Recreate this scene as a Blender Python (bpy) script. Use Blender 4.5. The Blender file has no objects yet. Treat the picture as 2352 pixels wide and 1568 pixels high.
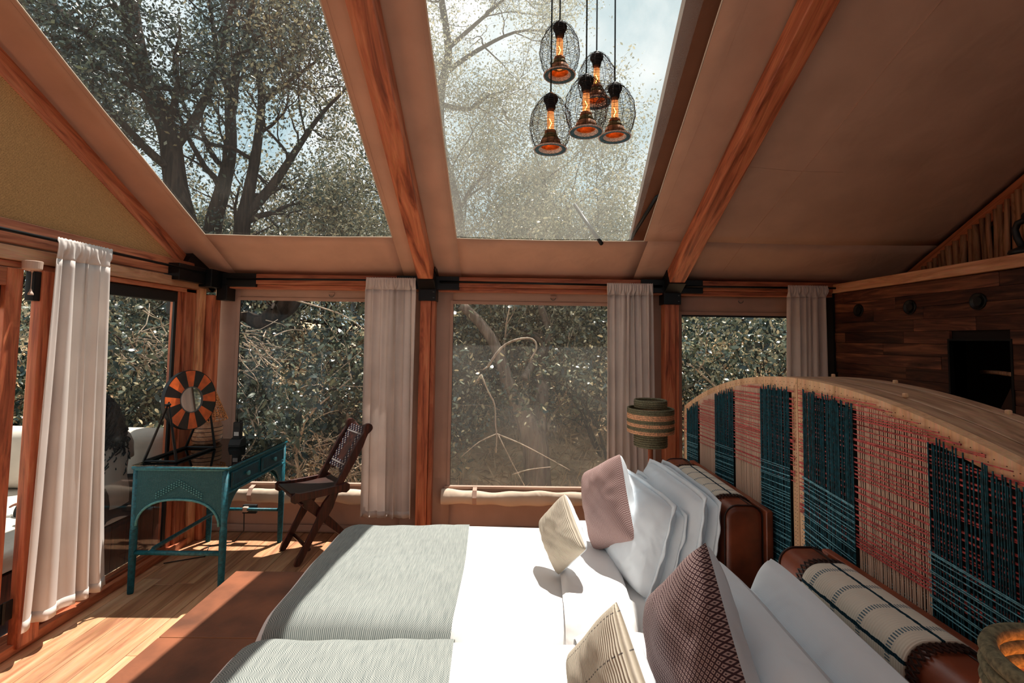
import bpy, bmesh, math, random
import numpy as np
from math import sin, cos, pi, sqrt, radians, atan2
from mathutils import Vector, Matrix
random.seed(7); np.random.seed(7)
C = bpy.context.scene.collection
SC = bpy.context.scene
# ------------------------------------------------------------------ camera
F, PPX, PPY, TH, ROLL, YAW, CH = 1100., 1176., 717., .0561, .0145, .0066, 1.7
_f = np.array([sin(YAW)*cos(TH), cos(YAW)*cos(TH), sin(TH)])
_r0 = np.array([cos(YAW), -sin(YAW), 0.]); _u0 = np.cross(_r0, _f)
_r = _r0*cos(ROLL)+_u0*sin(ROLL); _u = _u0*cos(ROLL)-_r0*sin(ROLL)
def at(x, y, X=None, Y=None, Z=None):
    d = _f+_r*(x-PPX)/F-_u*(y-PPY)/F
    t = (X/d[0]) if X is not None else (Y/d[1]) if Y is not None else (Z-CH)/d[2]
    return Vector((d[0]*t, d[1]*t, CH+d[2]*t))
cam = bpy.data.objects.new('camera', bpy.data.cameras.new('camera')); C.objects.link(cam)
cam.matrix_world = Matrix(((_r[0], _u[0], -_f[0], 0), (_r[1], _u[1], -_f[1], 0), (_r[2], _u[2], -_f[2], CH), (0, 0, 0, 1)))
cam.data.sensor_width = 36; cam.data.lens = 36*F/2352
cam.data.shift_x = 0; cam.data.shift_y = (PPY-784)/2352
cam.data.clip_start = .02; cam.data.clip_end = 300
SC.camera = cam
# ------------------------------------------------------------------ light and exposure
SC.view_settings.view_transform = 'Standard'; SC.view_settings.look = 'None'
SC.view_settings.gamma = 1; SC.view_settings.use_curve_mapping = False
SC.view_settings.exposure = 1.0
def lin(c):
    return tuple(((v/255)/12.92 if v/255 <= .04045 else ((v/255+.055)/1.055)**2.4) for v in c)+(1.,)
W = bpy.data.worlds.new('world'); SC.world = W; W.use_nodes = True
nt = W.node_tree; nt.nodes.clear()
wo = nt.nodes.new('ShaderNodeOutputWorld'); wb = nt.nodes.new('ShaderNodeBackground')
tc = nt.nodes.new('ShaderNodeTexCoord'); nz = nt.nodes.new('ShaderNodeTexNoise'); rp = nt.nodes.new('ShaderNodeValToRGB')
nz.inputs['Scale'].default_value = 2.3; nz.inputs['Detail'].default_value = 7; nz.inputs['Roughness'].default_value = .55
rp.color_ramp.elements[0].position = .46; rp.color_ramp.elements[0].color = lin((132, 152, 158))
rp.color_ramp.elements[1].position = .60; rp.color_ramp.elements[1].color = lin((184, 188, 188))
nt.links.new(tc.outputs['Generated'], nz.inputs['Vector']); nt.links.new(nz.outputs['Fac'], rp.inputs['Fac'])
nt.links.new(rp.outputs['Color'], wb.inputs['Color']); wb.inputs['Strength'].default_value = 1.12
nt.links.new(wb.outputs[0], wo.inputs['Surface'])
sun = bpy.data.objects.new('sun', bpy.data.lights.new('sun', 'SUN')); C.objects.link(sun)
sun.data.energy = 4.4; sun.data.angle = radians(.55); sun.data.color = (1., .93, .84)
SD = Vector((.148, .298, 1)).normalized()
sun.rotation_euler = SD.to_track_quat('Z', 'Y').to_euler(); sun.location = (2, 4, 12)

# ------------------------------------------------------------------ materials
MATS = {}
def newmat(name):
    m = bpy.data.materials.new(name); m.use_nodes = True; n = m.node_tree; MATS[name] = m
    return m, n, n.nodes['Principled BSDF'], (lambda t: n.nodes.new('ShaderNode'+t)), n.links.new
def ramp(N, cols, pos=None):
    r = N('ValToRGB'); e = r.color_ramp.elements
    while len(e) < len(cols): e.new(.5)
    for i, c in enumerate(cols):
        e[i].position = pos[i] if pos else i/(len(cols)-1); e[i].color = lin(c)
    return r
def plain(name, col, rough=.6, metal=0., var=0., scale=30, bump=0., bscale=200, emit=None, spec=None, coat=0):
    m, n, p, N, L = newmat(name)
    p.inputs['Base Color'].default_value = lin(col); p.inputs['Roughness'].default_value = rough; p.inputs['Metallic'].default_value = metal
    if spec is not None: p.inputs['Specular IOR Level'].default_value = spec
    if coat: p.inputs['Coat Weight'].default_value = coat
    if emit: p.inputs['Emission Color'].default_value = lin(emit[0]); p.inputs['Emission Strength'].default_value = emit[1]
    if var or bump: t = N('TexCoord')
    if var:
        z = N('TexNoise'); z.inputs['Scale'].default_value = scale; z.inputs['Detail'].default_value = 5
        a = tuple(max(0, v*(1-var)) for v in col); b = tuple(min(255, v*(1+var)) for v in col)
        r = ramp(N, [a, b], [.35, .65]); L(t.outputs['Object'], z.inputs['Vector']); L(z.outputs['Fac'], r.inputs['Fac']); L(r.outputs['Color'], p.inputs['Base Color'])
    if bump:
        z2 = N('TexNoise'); z2.inputs['Scale'].default_value = bscale; z2.inputs['Detail'].default_value = 3
        bb = N('Bump'); bb.inputs['Strength'].default_value = bump; bb.inputs['Distance'].default_value = .004
        L(t.outputs['Object'], z2.inputs['Vector']); L(z2.outputs['Fac'], bb.inputs['Height']); L(bb.outputs['Normal'], p.inputs['Normal'])
    return m
def wood(name, cols, axis='Y', s=1., rough=.45, rnd=.25, spec=.4):
    m, n, p, N, L = newmat(name)
    t = N('TexCoord'); oi = N('ObjectInfo'); va = N('VectorMath'); va.operation = 'MULTIPLY_ADD'
    cb = N('CombineXYZ')
    for k in range(3): L(oi.outputs['Random'], cb.inputs[k])
    va.inputs[1].default_value = (7, 5, 9); L(cb.outputs[0], va.inputs[0]); L(t.outputs['Object'], va.inputs[2])
    mp = N('Mapping'); sc = [9*s, 9*s, 9*s]; sc['XYZ'.index(axis)] = .9*s; mp.inputs['Scale'].default_value = sc
    L(va.outputs[0], mp.inputs['Vector'])
    z = N('TexNoise'); z.inputs['Scale'].default_value = 1.6; z.inputs['Detail'].default_value = 6; z.inputs['Distortion'].default_value = 1.6; z.inputs['Roughness'].default_value = .6
    L(mp.outputs[0], z.inputs['Vector'])
    r = ramp(N, cols, [.32+.36*i/(len(cols)-1) for i in range(len(cols))]); L(z.outputs['Fac'], r.inputs['Fac'])
    z2 = N('TexNoise'); z2.inputs['Scale'].default_value = 14; z2.inputs['Detail'].default_value = 4; L(mp.outputs[0], z2.inputs['Vector'])
    mx = N('MixRGB'); mx.blend_type = 'MULTIPLY'; mx.inputs['Fac'].default_value = .35
    L(r.outputs['Color'], mx.inputs['Color1']); L(z2.outputs['Color'], mx.inputs['Color2'])
    hs = N('HueSaturation'); mr = N('MapRange'); mr.inputs['To Min'].default_value = 1-rnd+.25; mr.inputs['To Max'].default_value = 1+rnd+.25
    L(oi.outputs['Random'], mr.inputs['Value']); L(mr.outputs[0], hs.inputs['Value']); L(mx.outputs[0], hs.inputs['Color'])
    hs.inputs['Saturation'].default_value = .95
    L(hs.outputs[0], p.inputs['Base Color']); p.inputs['Roughness'].default_value = rough; p.inputs['Specular IOR Level'].default_value = spec
    bb = N('Bump'); bb.inputs['Strength'].default_value = .12; bb.inputs['Distance'].default_value = .003
    L(z2.outputs['Fac'], bb.inputs['Height']); L(bb.outputs[0], p.inputs['Normal'])
    return m
def cloth(name, col, scale=260, bump=.15, trans=0., rough=.9, wr=0., var=.05):
    """woven cloth: fine thread relief, optional soft wrinkles and light passing through"""
    m, n, p, N, L = newmat(name)
    t = N('TexCoord'); p.inputs['Roughness'].default_value = rough; p.inputs['Specular IOR Level'].default_value = .15
    w1 = N('TexWave'); w1.inputs['Scale'].default_value = scale/6; w1.bands_direction = 'X'
    w2 = N('TexWave'); w2.inputs['Scale'].default_value = scale/6; w2.bands_direction = 'Z'
    ad = N('Math'); ad.operation = 'ADD'
    for w in (w1, w2): L(t.outputs['Object'], w.inputs['Vector'])
    L(w1.outputs['Fac'], ad.inputs[0]); L(w2.outputs['Fac'], ad.inputs[1])
    z = N('TexNoise'); z.inputs['Scale'].default_value = 3.5; z.inputs['Detail'].default_value = 8; L(t.outputs['Object'], z.inputs['Vector'])
    r = ramp(N, [tuple(v*(1-var) for v in col), tuple(min(255, v*(1+var)) for v in col)], [.35, .65])
    L(z.outputs['Fac'], r.inputs['Fac']); L(r.outputs[0], p.inputs['Base Color'])
    b1 = N('Bump'); b1.inputs['Strength'].default_value = bump; b1.inputs['Distance'].default_value = .001; L(ad.outputs[0], b1.inputs['Height'])
    if wr:
        z3 = N('TexNoise'); z3.inputs['Scale'].default_value = 5; z3.inputs['Detail'].default_value = 2; z3.inputs['Distortion'].default_value = .8
        b2 = N('Bump'); b2.inputs['Strength'].default_value = wr; b2.inputs['Distance'].default_value = .05
        L(t.outputs['Object'], z3.inputs['Vector']); L(z3.outputs['Fac'], b2.inputs['Height']); L(b1.outputs[0], b2.inputs['Normal']); L(b2.outputs[0], p.inputs['Normal'])
    else: L(b1.outputs[0], p.inputs['Normal'])
    if trans:
        tr = N('BsdfTranslucent'); L(r.outputs[0], tr.inputs['Color']); mx = N('MixShader'); mx.inputs[0].default_value = trans
        L(p.outputs[0], mx.inputs[1]); L(tr.outputs[0], mx.inputs[2]); L(mx.outputs[0], n.nodes['Material Output'].inputs['Surface'])
    return m
def screen(name, col, cover, grain=0, gloss=0.03, nscale=900):
    """insect mesh / clear sheet: mostly see-through, the rest catches light"""
    m, n, p, N, L = newmat(name); n.nodes.remove(p)
    tr = N('BsdfTransparent'); d = N('BsdfDiffuse'); d.inputs['Color'].default_value = lin(col); tl = N('BsdfTranslucent'); tl.inputs['Color'].default_value = lin(col)
    md = N('MixShader'); md.inputs[0].default_value = .5; L(d.outputs[0], md.inputs[1]); L(tl.outputs[0], md.inputs[2])
    mx = N('MixShader'); L(tr.outputs[0], mx.inputs[1]); L(md.outputs[0], mx.inputs[2])
    t = N('TexCoord'); z = N('TexNoise'); z.inputs['Scale'].default_value = nscale; z.inputs['Detail'].default_value = 1
    z2 = N('TexNoise'); z2.inputs['Scale'].default_value = 2.2; z2.inputs['Detail'].default_value = 4
    L(t.outputs['Object'], z.inputs['Vector']); L(t.outputs['Object'], z2.inputs['Vector'])
    m1 = N('MapRange'); m1.inputs['From Min'].default_value = .3; m1.inputs['From Max'].default_value = .7
    m1.inputs['To Min'].default_value = max(0, cover-grain); m1.inputs['To Max'].default_value = cover+grain; L(z.outputs['Fac'], m1.inputs['Value'])
    m2 = N('MapRange'); m2.inputs['From Min'].default_value = .3; m2.inputs['From Max'].default_value = .7; m2.inputs['To Min'].default_value = .75; m2.inputs['To Max'].default_value = 1.25; L(z2.outputs['Fac'], m2.inputs['Value'])
    mu = N('Math'); mu.operation = 'MULTIPLY'; L(m1.outputs[0], mu.inputs[0]); L(m2.outputs[0], mu.inputs[1]); L(mu.outputs[0], mx.inputs[0])
    g = N('BsdfGlossy'); g.inputs['Roughness'].default_value = .05; m3 = N('MixShader'); m3.inputs[0].default_value = gloss
    L(mx.outputs[0], m3.inputs[1]); L(g.outputs[0], m3.inputs[2]); L(m3.outputs[0], n.nodes['Material Output'].inputs['Surface'])
    return m
def uvpat(name, fn, rough=.9, bump=.2, spec=.15):
    """material painted from the UV map: fn(N, L, u, v) returns a colour socket and a height socket"""
    m, n, p, N, L = newmat(name); t = N('TexCoord'); s = N('SeparateXYZ'); L(t.outputs['UV'], s.inputs[0])
    c, h = fn(N, L, s.outputs[0], s.outputs[1]); L(c, p.inputs['Base Color']); p.inputs['Roughness'].default_value = rough; p.inputs['Specular IOR Level'].default_value = spec
    if h is not None:
        b = N('Bump'); b.inputs['Strength'].default_value = bump; b.inputs['Distance'].default_value = .003; L(h, b.inputs['Height']); L(b.outputs[0], p.inputs['Normal'])
    return m
def mth(N, L, op, a, b=None, c=None):
    x = N('Math'); x.operation = op
    for i, v in enumerate((a, b, c)):
        if v is None: continue
        if isinstance(v, (int, float)): x.inputs[i].default_value = v
        else: L(v, x.inputs[i])
    return x.outputs[0]
def mixc(N, L, fac, a, b):
    x = N('MixRGB')
    if isinstance(fac, (int, float)): x.inputs[0].default_value = fac
    else: L(fac, x.inputs[0])
    for i, v in ((1, a), (2, b)):
        if isinstance(v, tuple): x.inputs[i].default_value = lin(v)
        else: L(v, x.inputs[i])
    return x.outputs[0]

M = MATS
cloth('canvas', (206, 166, 144), 300, .1, .11, wr=.22, var=.03)
cloth('canvas_grey', (184, 152, 136), 300, .1, wr=.14, var=.03)
cloth('canvas_roll', (206, 186, 166), 300, .1, wr=.3, var=.04)
cloth('fly', (124, 84, 64), 300, .1)
wood('wood_red', [(112, 48, 26), (178, 92, 52), (202, 122, 80)], 'Z', 1., .42)
wood('wood_red_y', [(112, 50, 28), (176, 94, 54), (202, 124, 82)], 'Y', 1., .42)
wood('wood_red_x', [(112, 50, 28), (176, 94, 54), (204, 126, 84)], 'X', 1., .42)
wood('wood_pale_y', [(166, 104, 66), (206, 146, 104), (224, 172, 132)], 'Y', 1., .5)
wood('wood_pale_z', [(150, 86, 50), (206, 140, 92), (226, 170, 124)], 'Z', 1., .5)
wood('wood_honey', [(196, 146, 104), (224, 178, 134), (234, 194, 154)], 'Z', 1.2, .5, .08)
wood('floor_wood', [(160, 106, 72), (198, 144, 102), (214, 166, 124)], 'Y', .8, .38, .34, .5)
wood('wall_wood', [(36, 19, 13), (84, 46, 31), (136, 82, 52)], 'Y', 1., .42, .5)
wood('shelf_wood', [(122, 92, 70), (166, 130, 102), (188, 154, 124)], 'Y', 1.2, .5, .15)
wood('dark_wood', [(26, 10, 8), (62, 24, 16), (92, 40, 26)], 'Z', 2., .33, .1, .6)
wood('stick_wood', [(110, 74, 50), (158, 112, 80), (180, 136, 100)], 'Z', 1.5, .7, .3)
wood('bark', [(22, 18, 16), (48, 38, 32), (74, 60, 50)], 'Z', .6, .9, .2, .1)
wood('bark_grey', [(70, 58, 50), (118, 102, 90), (150, 134, 120)], 'Z', .6, .9, .2, .1)
wood('bark_pale', [(120, 100, 84), (176, 156, 136), (206, 188, 166)], 'Z', .6, .85, .2, .1)
plain('steel', (10, 12, 14), .42, .3)
plain('black', (6, 8, 10), .5)
plain('rod', (14, 16, 18), .35, .5)
plain('white_plastic', (206, 178, 160), .45)
cloth('curtain_white', (240, 232, 226), 500, .06, .32, var=.02)
cloth('curtain_taupe', (238, 228, 222), 500, .06, .38, var=.03)
cloth('sheet', (238, 236, 234), 600, .05, wr=.22, var=.01)
cloth('sheet_shade_tint', (224, 232, 238), 600, .05, wr=.45, var=.01)  # white pillow linen, bluish tint of skylit shade painted into its colour
cloth('deck_cushion', (196, 188, 176), 300, .1, wr=.3)
plain('leather', (122, 60, 36), .36, 0, .28, 5, .25, 40, spec=.6)
plain('leather_trunk', (118, 70, 46), .5, 0, .22, 4, .2, 60, spec=.45)
plain('leather_dark', (46, 22, 14), .5, 0, .2, 8)
plain('thread', (150, 96, 60), .8)
plain('teal', (24, 92, 104), .42, 0, .18, 60, .3, 400, spec=.5)
plain('teal_light', (74, 140, 146), .5, 0, .1, 60)
plain('teal_dark', (14, 66, 80), .35, 0, .15, 30)
plain('brass', (120, 150, 130), .3, .6)
plain('cord_teal', (6, 68, 80), .75, 0, .3, 90)
plain('cord_cream', (236, 206, 182), .8)
plain('cord_red', (190, 84, 82), .75, 0, .2, 90)
plain('cord_blue', (104, 158, 172), .7, 0, .2, 90)
plain('inside', (30, 18, 14), .9)
plain('wire', (34, 22, 18), .5, .4, 0)
plain('cable', (10, 44, 50), .6)
plain('socket', (12, 22, 28), .6, 0, .2, 80)
plain('rattan', (188, 122, 72), .7, 0, .3, 60, .4, 200)
plain('rim_blue', (62, 96, 108), .8, 0, .3, 200)
plain('rim_rope', (206, 184, 170), .8, 0, .2, 200)
plain('cone_amber', (150, 100, 64), .85, 0, .3, 60)
plain('cone_olive', (110, 96, 50), .85, 0, .3, 60)
plain('filament', (255, 150, 60), .5, emit=((255, 150, 60), 55))
plain('amber_bulb', (255, 140, 60), .3, emit=((255, 120, 30), 1.2))
plain('warm_bulb', (255, 170, 90), .3, emit=((255, 150, 70), 12))
plain('soil', (206, 176, 140), .95, 0, .25, 2.5, .6, 8)
plain('hair', (12, 7, 6), .6, 0, .3, 60, spec=.25)
plain('skin', (128, 78, 58), .55)
plain('shirt', (150, 148, 142), .9)
plain('leggings', (14, 16, 20), .9)
plain('olive_coil', (112, 108, 84), .85, 0, .2, 140, .3, 300)
plain('peach_coil', (216, 164, 126), .85, 0, .18, 140, .3, 300)
plain('straw', (176, 150, 96), .9, 0, .3, 20)
plain('steel_grey', (92, 96, 98), .5, .4)
plain('label_white', (200, 196, 190), .5)
plain('bead_white', (196, 192, 190), .5)
plain('bead_blue', (40, 54, 84), .5)
plain('mosaic_orange', (206, 92, 36), .3, 0, .12, 20, spec=.6)
plain('mosaic_black', (20, 12, 12), .2, spec=.7)
plain('mirror', (220, 222, 220), .03, 1.)
screen('clear_sheet', (210, 205, 198), .022, .01, .02)
screen('clear_glass', (210, 210, 210), .01, .0, .05)
screen('mesh_hazy', (205, 202, 192), .20, .08, .01)
screen('mesh_window', (214, 210, 202), .16, .08, .01)
def net_pat():
    m, n, p, N, L = newmat('shade_net'); t = N('TexCoord'); w = N('TexWave'); w.bands_direction = 'Z'; w.inputs['Scale'].default_value = 40; w.inputs['Distortion'].default_value = 2.5; w.inputs['Detail'].default_value = 2; w.inputs['Detail Scale'].default_value = 9
    L(t.outputs['Object'], w.inputs['Vector']); r = ramp(N, [(88, 64, 42), (190, 146, 100)]); L(w.outputs['Fac'], r.inputs[0]); d = N('BsdfDiffuse'); tl = N('BsdfTranslucent'); L(r.outputs[0], d.inputs[0]); L(r.outputs[0], tl.inputs[0])
    mx = N('MixShader'); mx.inputs[0].default_value = .4; L(d.outputs[0], mx.inputs[1]); L(tl.outputs[0], mx.inputs[2]); L(mx.outputs[0], n.nodes['Material Output'].inputs['Surface']); n.nodes.remove(p)
net_pat()
def desk_glass():
    m, n, p, N, L = newmat('desk_glass'); n.nodes.remove(p)
    tr = N('BsdfTransparent'); tr.inputs[0].default_value = (.72, .80, .80, 1); g = N('BsdfGlossy'); g.inputs['Roughness'].default_value = .015
    fr = N('Fresnel'); fr.inputs['IOR'].default_value = 2.2; mx = N('MixShader'); L(fr.outputs[0], mx.inputs[0]); L(tr.outputs[0], mx.inputs[1]); L(g.outputs[0], mx.inputs[2]); L(mx.outputs[0], n.nodes['Material Output'].inputs['Surface'])
desk_glass()
def bulb_glass():
    m, n, p, N, L = newmat('bulb_glass'); n.nodes.remove(p)
    tr = N('BsdfTransparent'); tr.inputs[0].default_value = (1, .66, .40, 1); e = N('Emission'); e.inputs[0].default_value = (1, .42, .14, 1); e.inputs[1].default_value = .8
    mx = N('MixShader'); mx.inputs[0].default_value = .3; L(tr.outputs[0], mx.inputs[1]); L(e.outputs[0], mx.inputs[2]); L(mx.outputs[0], n.nodes['Material Output'].inputs['Surface'])
bulb_glass()
def leafmat(name, cols, trans=.3, rough=.38):
    m, n, p, N, L = newmat(name); g = N('NewGeometry'); r = ramp(N, cols); L(g.outputs['Random Per Island'], r.inputs[0])
    L(r.outputs[0], p.inputs['Base Color']); p.inputs['Roughness'].default_value = rough; p.inputs['Specular IOR Level'].default_value = .7
    t = N('BsdfTranslucent'); L(r.outputs[0], t.inputs[0]); mx = N('MixShader'); mx.inputs[0].default_value = trans; L(p.outputs[0], mx.inputs[1]); L(t.outputs[0], mx.inputs[2]); L(mx.outputs[0], n.nodes['Material Output'].inputs['Surface'])
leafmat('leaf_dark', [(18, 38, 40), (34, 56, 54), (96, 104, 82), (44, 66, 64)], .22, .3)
leafmat('leaf_mid', [(32, 56, 58), (84, 100, 86), (196, 180, 142), (108, 120, 102)], .22, .3)
leafmat('leaf_pale', [(84, 96, 84), (140, 142, 116), (196, 188, 156), (118, 126, 106)], .35, .3)
leafmat('dry_grass', [(172, 140, 104), (220, 190, 148), (238, 212, 174)], .3, .7)
def throw_pat(N, L, u, v):   # herringbone: u along bed width, v along bed length (metres)
    a = mth(N, L, 'PINGPONG', u, .022); s = mth(N, L, 'ADD', mth(N, L, 'MULTIPLY', a, 1.), v)
    w = mth(N, L, 'SINE', mth(N, L, 'MULTIPLY', s, 780.)); z = N('TexNoise'); z.inputs['Scale'].default_value = 12; z.inputs['Detail'].default_value = 6
    t = N('TexCoord'); mp = N('Mapping'); mp.inputs['Scale'].default_value = (1, 14, 1); L(t.outputs['UV'], mp.inputs[0]); L(mp.outputs[0], z.inputs['Vector'])
    f = mth(N, L, 'MULTIPLY_ADD', w, .36, .55); f2 = mth(N, L, 'ADD', f, mth(N, L, 'MULTIPLY_ADD', z.outputs['Fac'], .9, -.45)); r = ramp(N, [(84, 96, 98), (176, 180, 174)]); L(f2, r.inputs[0])
    return r.outputs[0], w
uvpat('throw', throw_pat, bump=.25)
def rib_pat(N, L, u, v):
    w = mth(N, L, 'SINE', mth(N, L, 'MULTIPLY', u, 950.)); d = mth(N, L, 'MULTIPLY', mth(N, L, 'LESS_THAN', mth(N, L, 'PINGPONG', mth(N, L, 'ADD', v, .02), .045), .0016), mth(N, L, 'GREATER_THAN', mth(N, L, 'SINE', mth(N, L, 'MULTIPLY', u, 420.)), -.2))
    c = mixc(N, L, mth(N, L, 'MULTIPLY_ADD', w, .4, .5), (176, 164, 144), (224, 214, 196)); return mixc(N, L, d, c, (112, 106, 100)), w
uvpat('ribbed_beige', rib_pat, bump=.5)
def rib2(N, L, u, v):
    w = mth(N, L, 'SINE', mth(N, L, 'MULTIPLY', u, 1150.)); return mixc(N, L, mth(N, L, 'MULTIPLY_ADD', w, .4, .5), (184, 172, 152), (226, 216, 198)), w
uvpat('ribbed_small', rib2, bump=.5)
def diamond(k, ca, cb):
    def f(N, L, u, v):
        a = mth(N, L, 'MULTIPLY', mth(N, L, 'ADD', u, v), k); b = mth(N, L, 'MULTIPLY', mth(N, L, 'SUBTRACT', u, v), k)
        pa = mth(N, L, 'PINGPONG', a, 1.); pb = mth(N, L, 'PINGPONG', b, 1.)
        line = mth(N, L, 'MINIMUM', pa, pb); dot = mth(N, L, 'MINIMUM', mth(N, L, 'SUBTRACT', 1., pa), mth(N, L, 'SUBTRACT', 1., pb))
        d = mth(N, L, 'MINIMUM', line, mth(N, L, 'SUBTRACT', 1.0, mth(N, L, 'MAXIMUM', pa, pb)))
        fl = mth(N, L, 'LESS_THAN', line, .30); fd = mth(N, L, 'GREATER_THAN', mth(N, L, 'MINIMUM', pa, pb), .74)
        x = mth(N, L, 'MAXIMUM', fl, fd); return mixc(N, L, x, ca, cb), x
    return f
uvpat('diamond_dark', diamond(150., (168, 146, 142), (66, 46, 50)))
uvpat('diamond_pink', diamond(215., (206, 182, 176), (128, 94, 92)))
def cover_pat(N, L, u, v):   # u = metres along the headrest, v = metres around it
    def near(s, c, w): return mth(N, L, 'LESS_THAN', mth(N, L, 'ABSOLUTE', mth(N, L, 'SUBTRACT', s, c)), w)
    zz = N('TexNoise'); zz.inputs['Scale'].default_value = 60; t = N('TexCoord'); L(t.outputs['UV'], zz.inputs['Vector'])
    wob = mth(N, L, 'MULTIPLY_ADD', zz.outputs['Fac'], .006, -.003); vv = mth(N, L, 'ADD', v, wob)
    thick = mth(N, L, 'MAXIMUM', near(vv, .105, .0042), near(vv, .21, .0042))
    pu = mth(N, L, 'PINGPONG', mth(N, L, 'ADD', u, .045), .045); band = mth(N, L, 'LESS_THAN', pu, .0075)
    dots = mth(N, L, 'GREATER_THAN', mth(N, L, 'SINE', mth(N, L, 'MULTIPLY', v, 900.)), .1); bd = mth(N, L, 'MULTIPLY', band, dots)
    c = mixc(N, L, bd, (222, 214, 198), (92, 114, 124)); c = mixc(N, L, thick, c, (14, 46, 58))
    return c, mth(N, L, 'SINE', mth(N, L, 'MULTIPLY', u, 900.))
uvpat('cover', cover_pat, bump=.3)
def wicker_pat(N, L, u, v):
    a = mth(N, L, 'SINE', mth(N, L, 'MULTIPLY', u, 2*pi/.011)); sg = mth(N, L, 'GREATER_THAN', a, 0.)
    b = mth(N, L, 'SINE', mth(N, L, 'ADD', mth(N, L, 'MULTIPLY', v, 2*pi/.009), mth(N, L, 'MULTIPLY', sg, pi)))
    h = mth(N, L, 'MULTIPLY', mth(N, L, 'ABSOLUTE', a), mth(N, L, 'MULTIPLY_ADD', b, .5, .5))
    return mixc(N, L, h, (14, 66, 76), (62, 132, 140)), h
uvpat('wicker', wicker_pat, .5, .9, .4)

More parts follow.
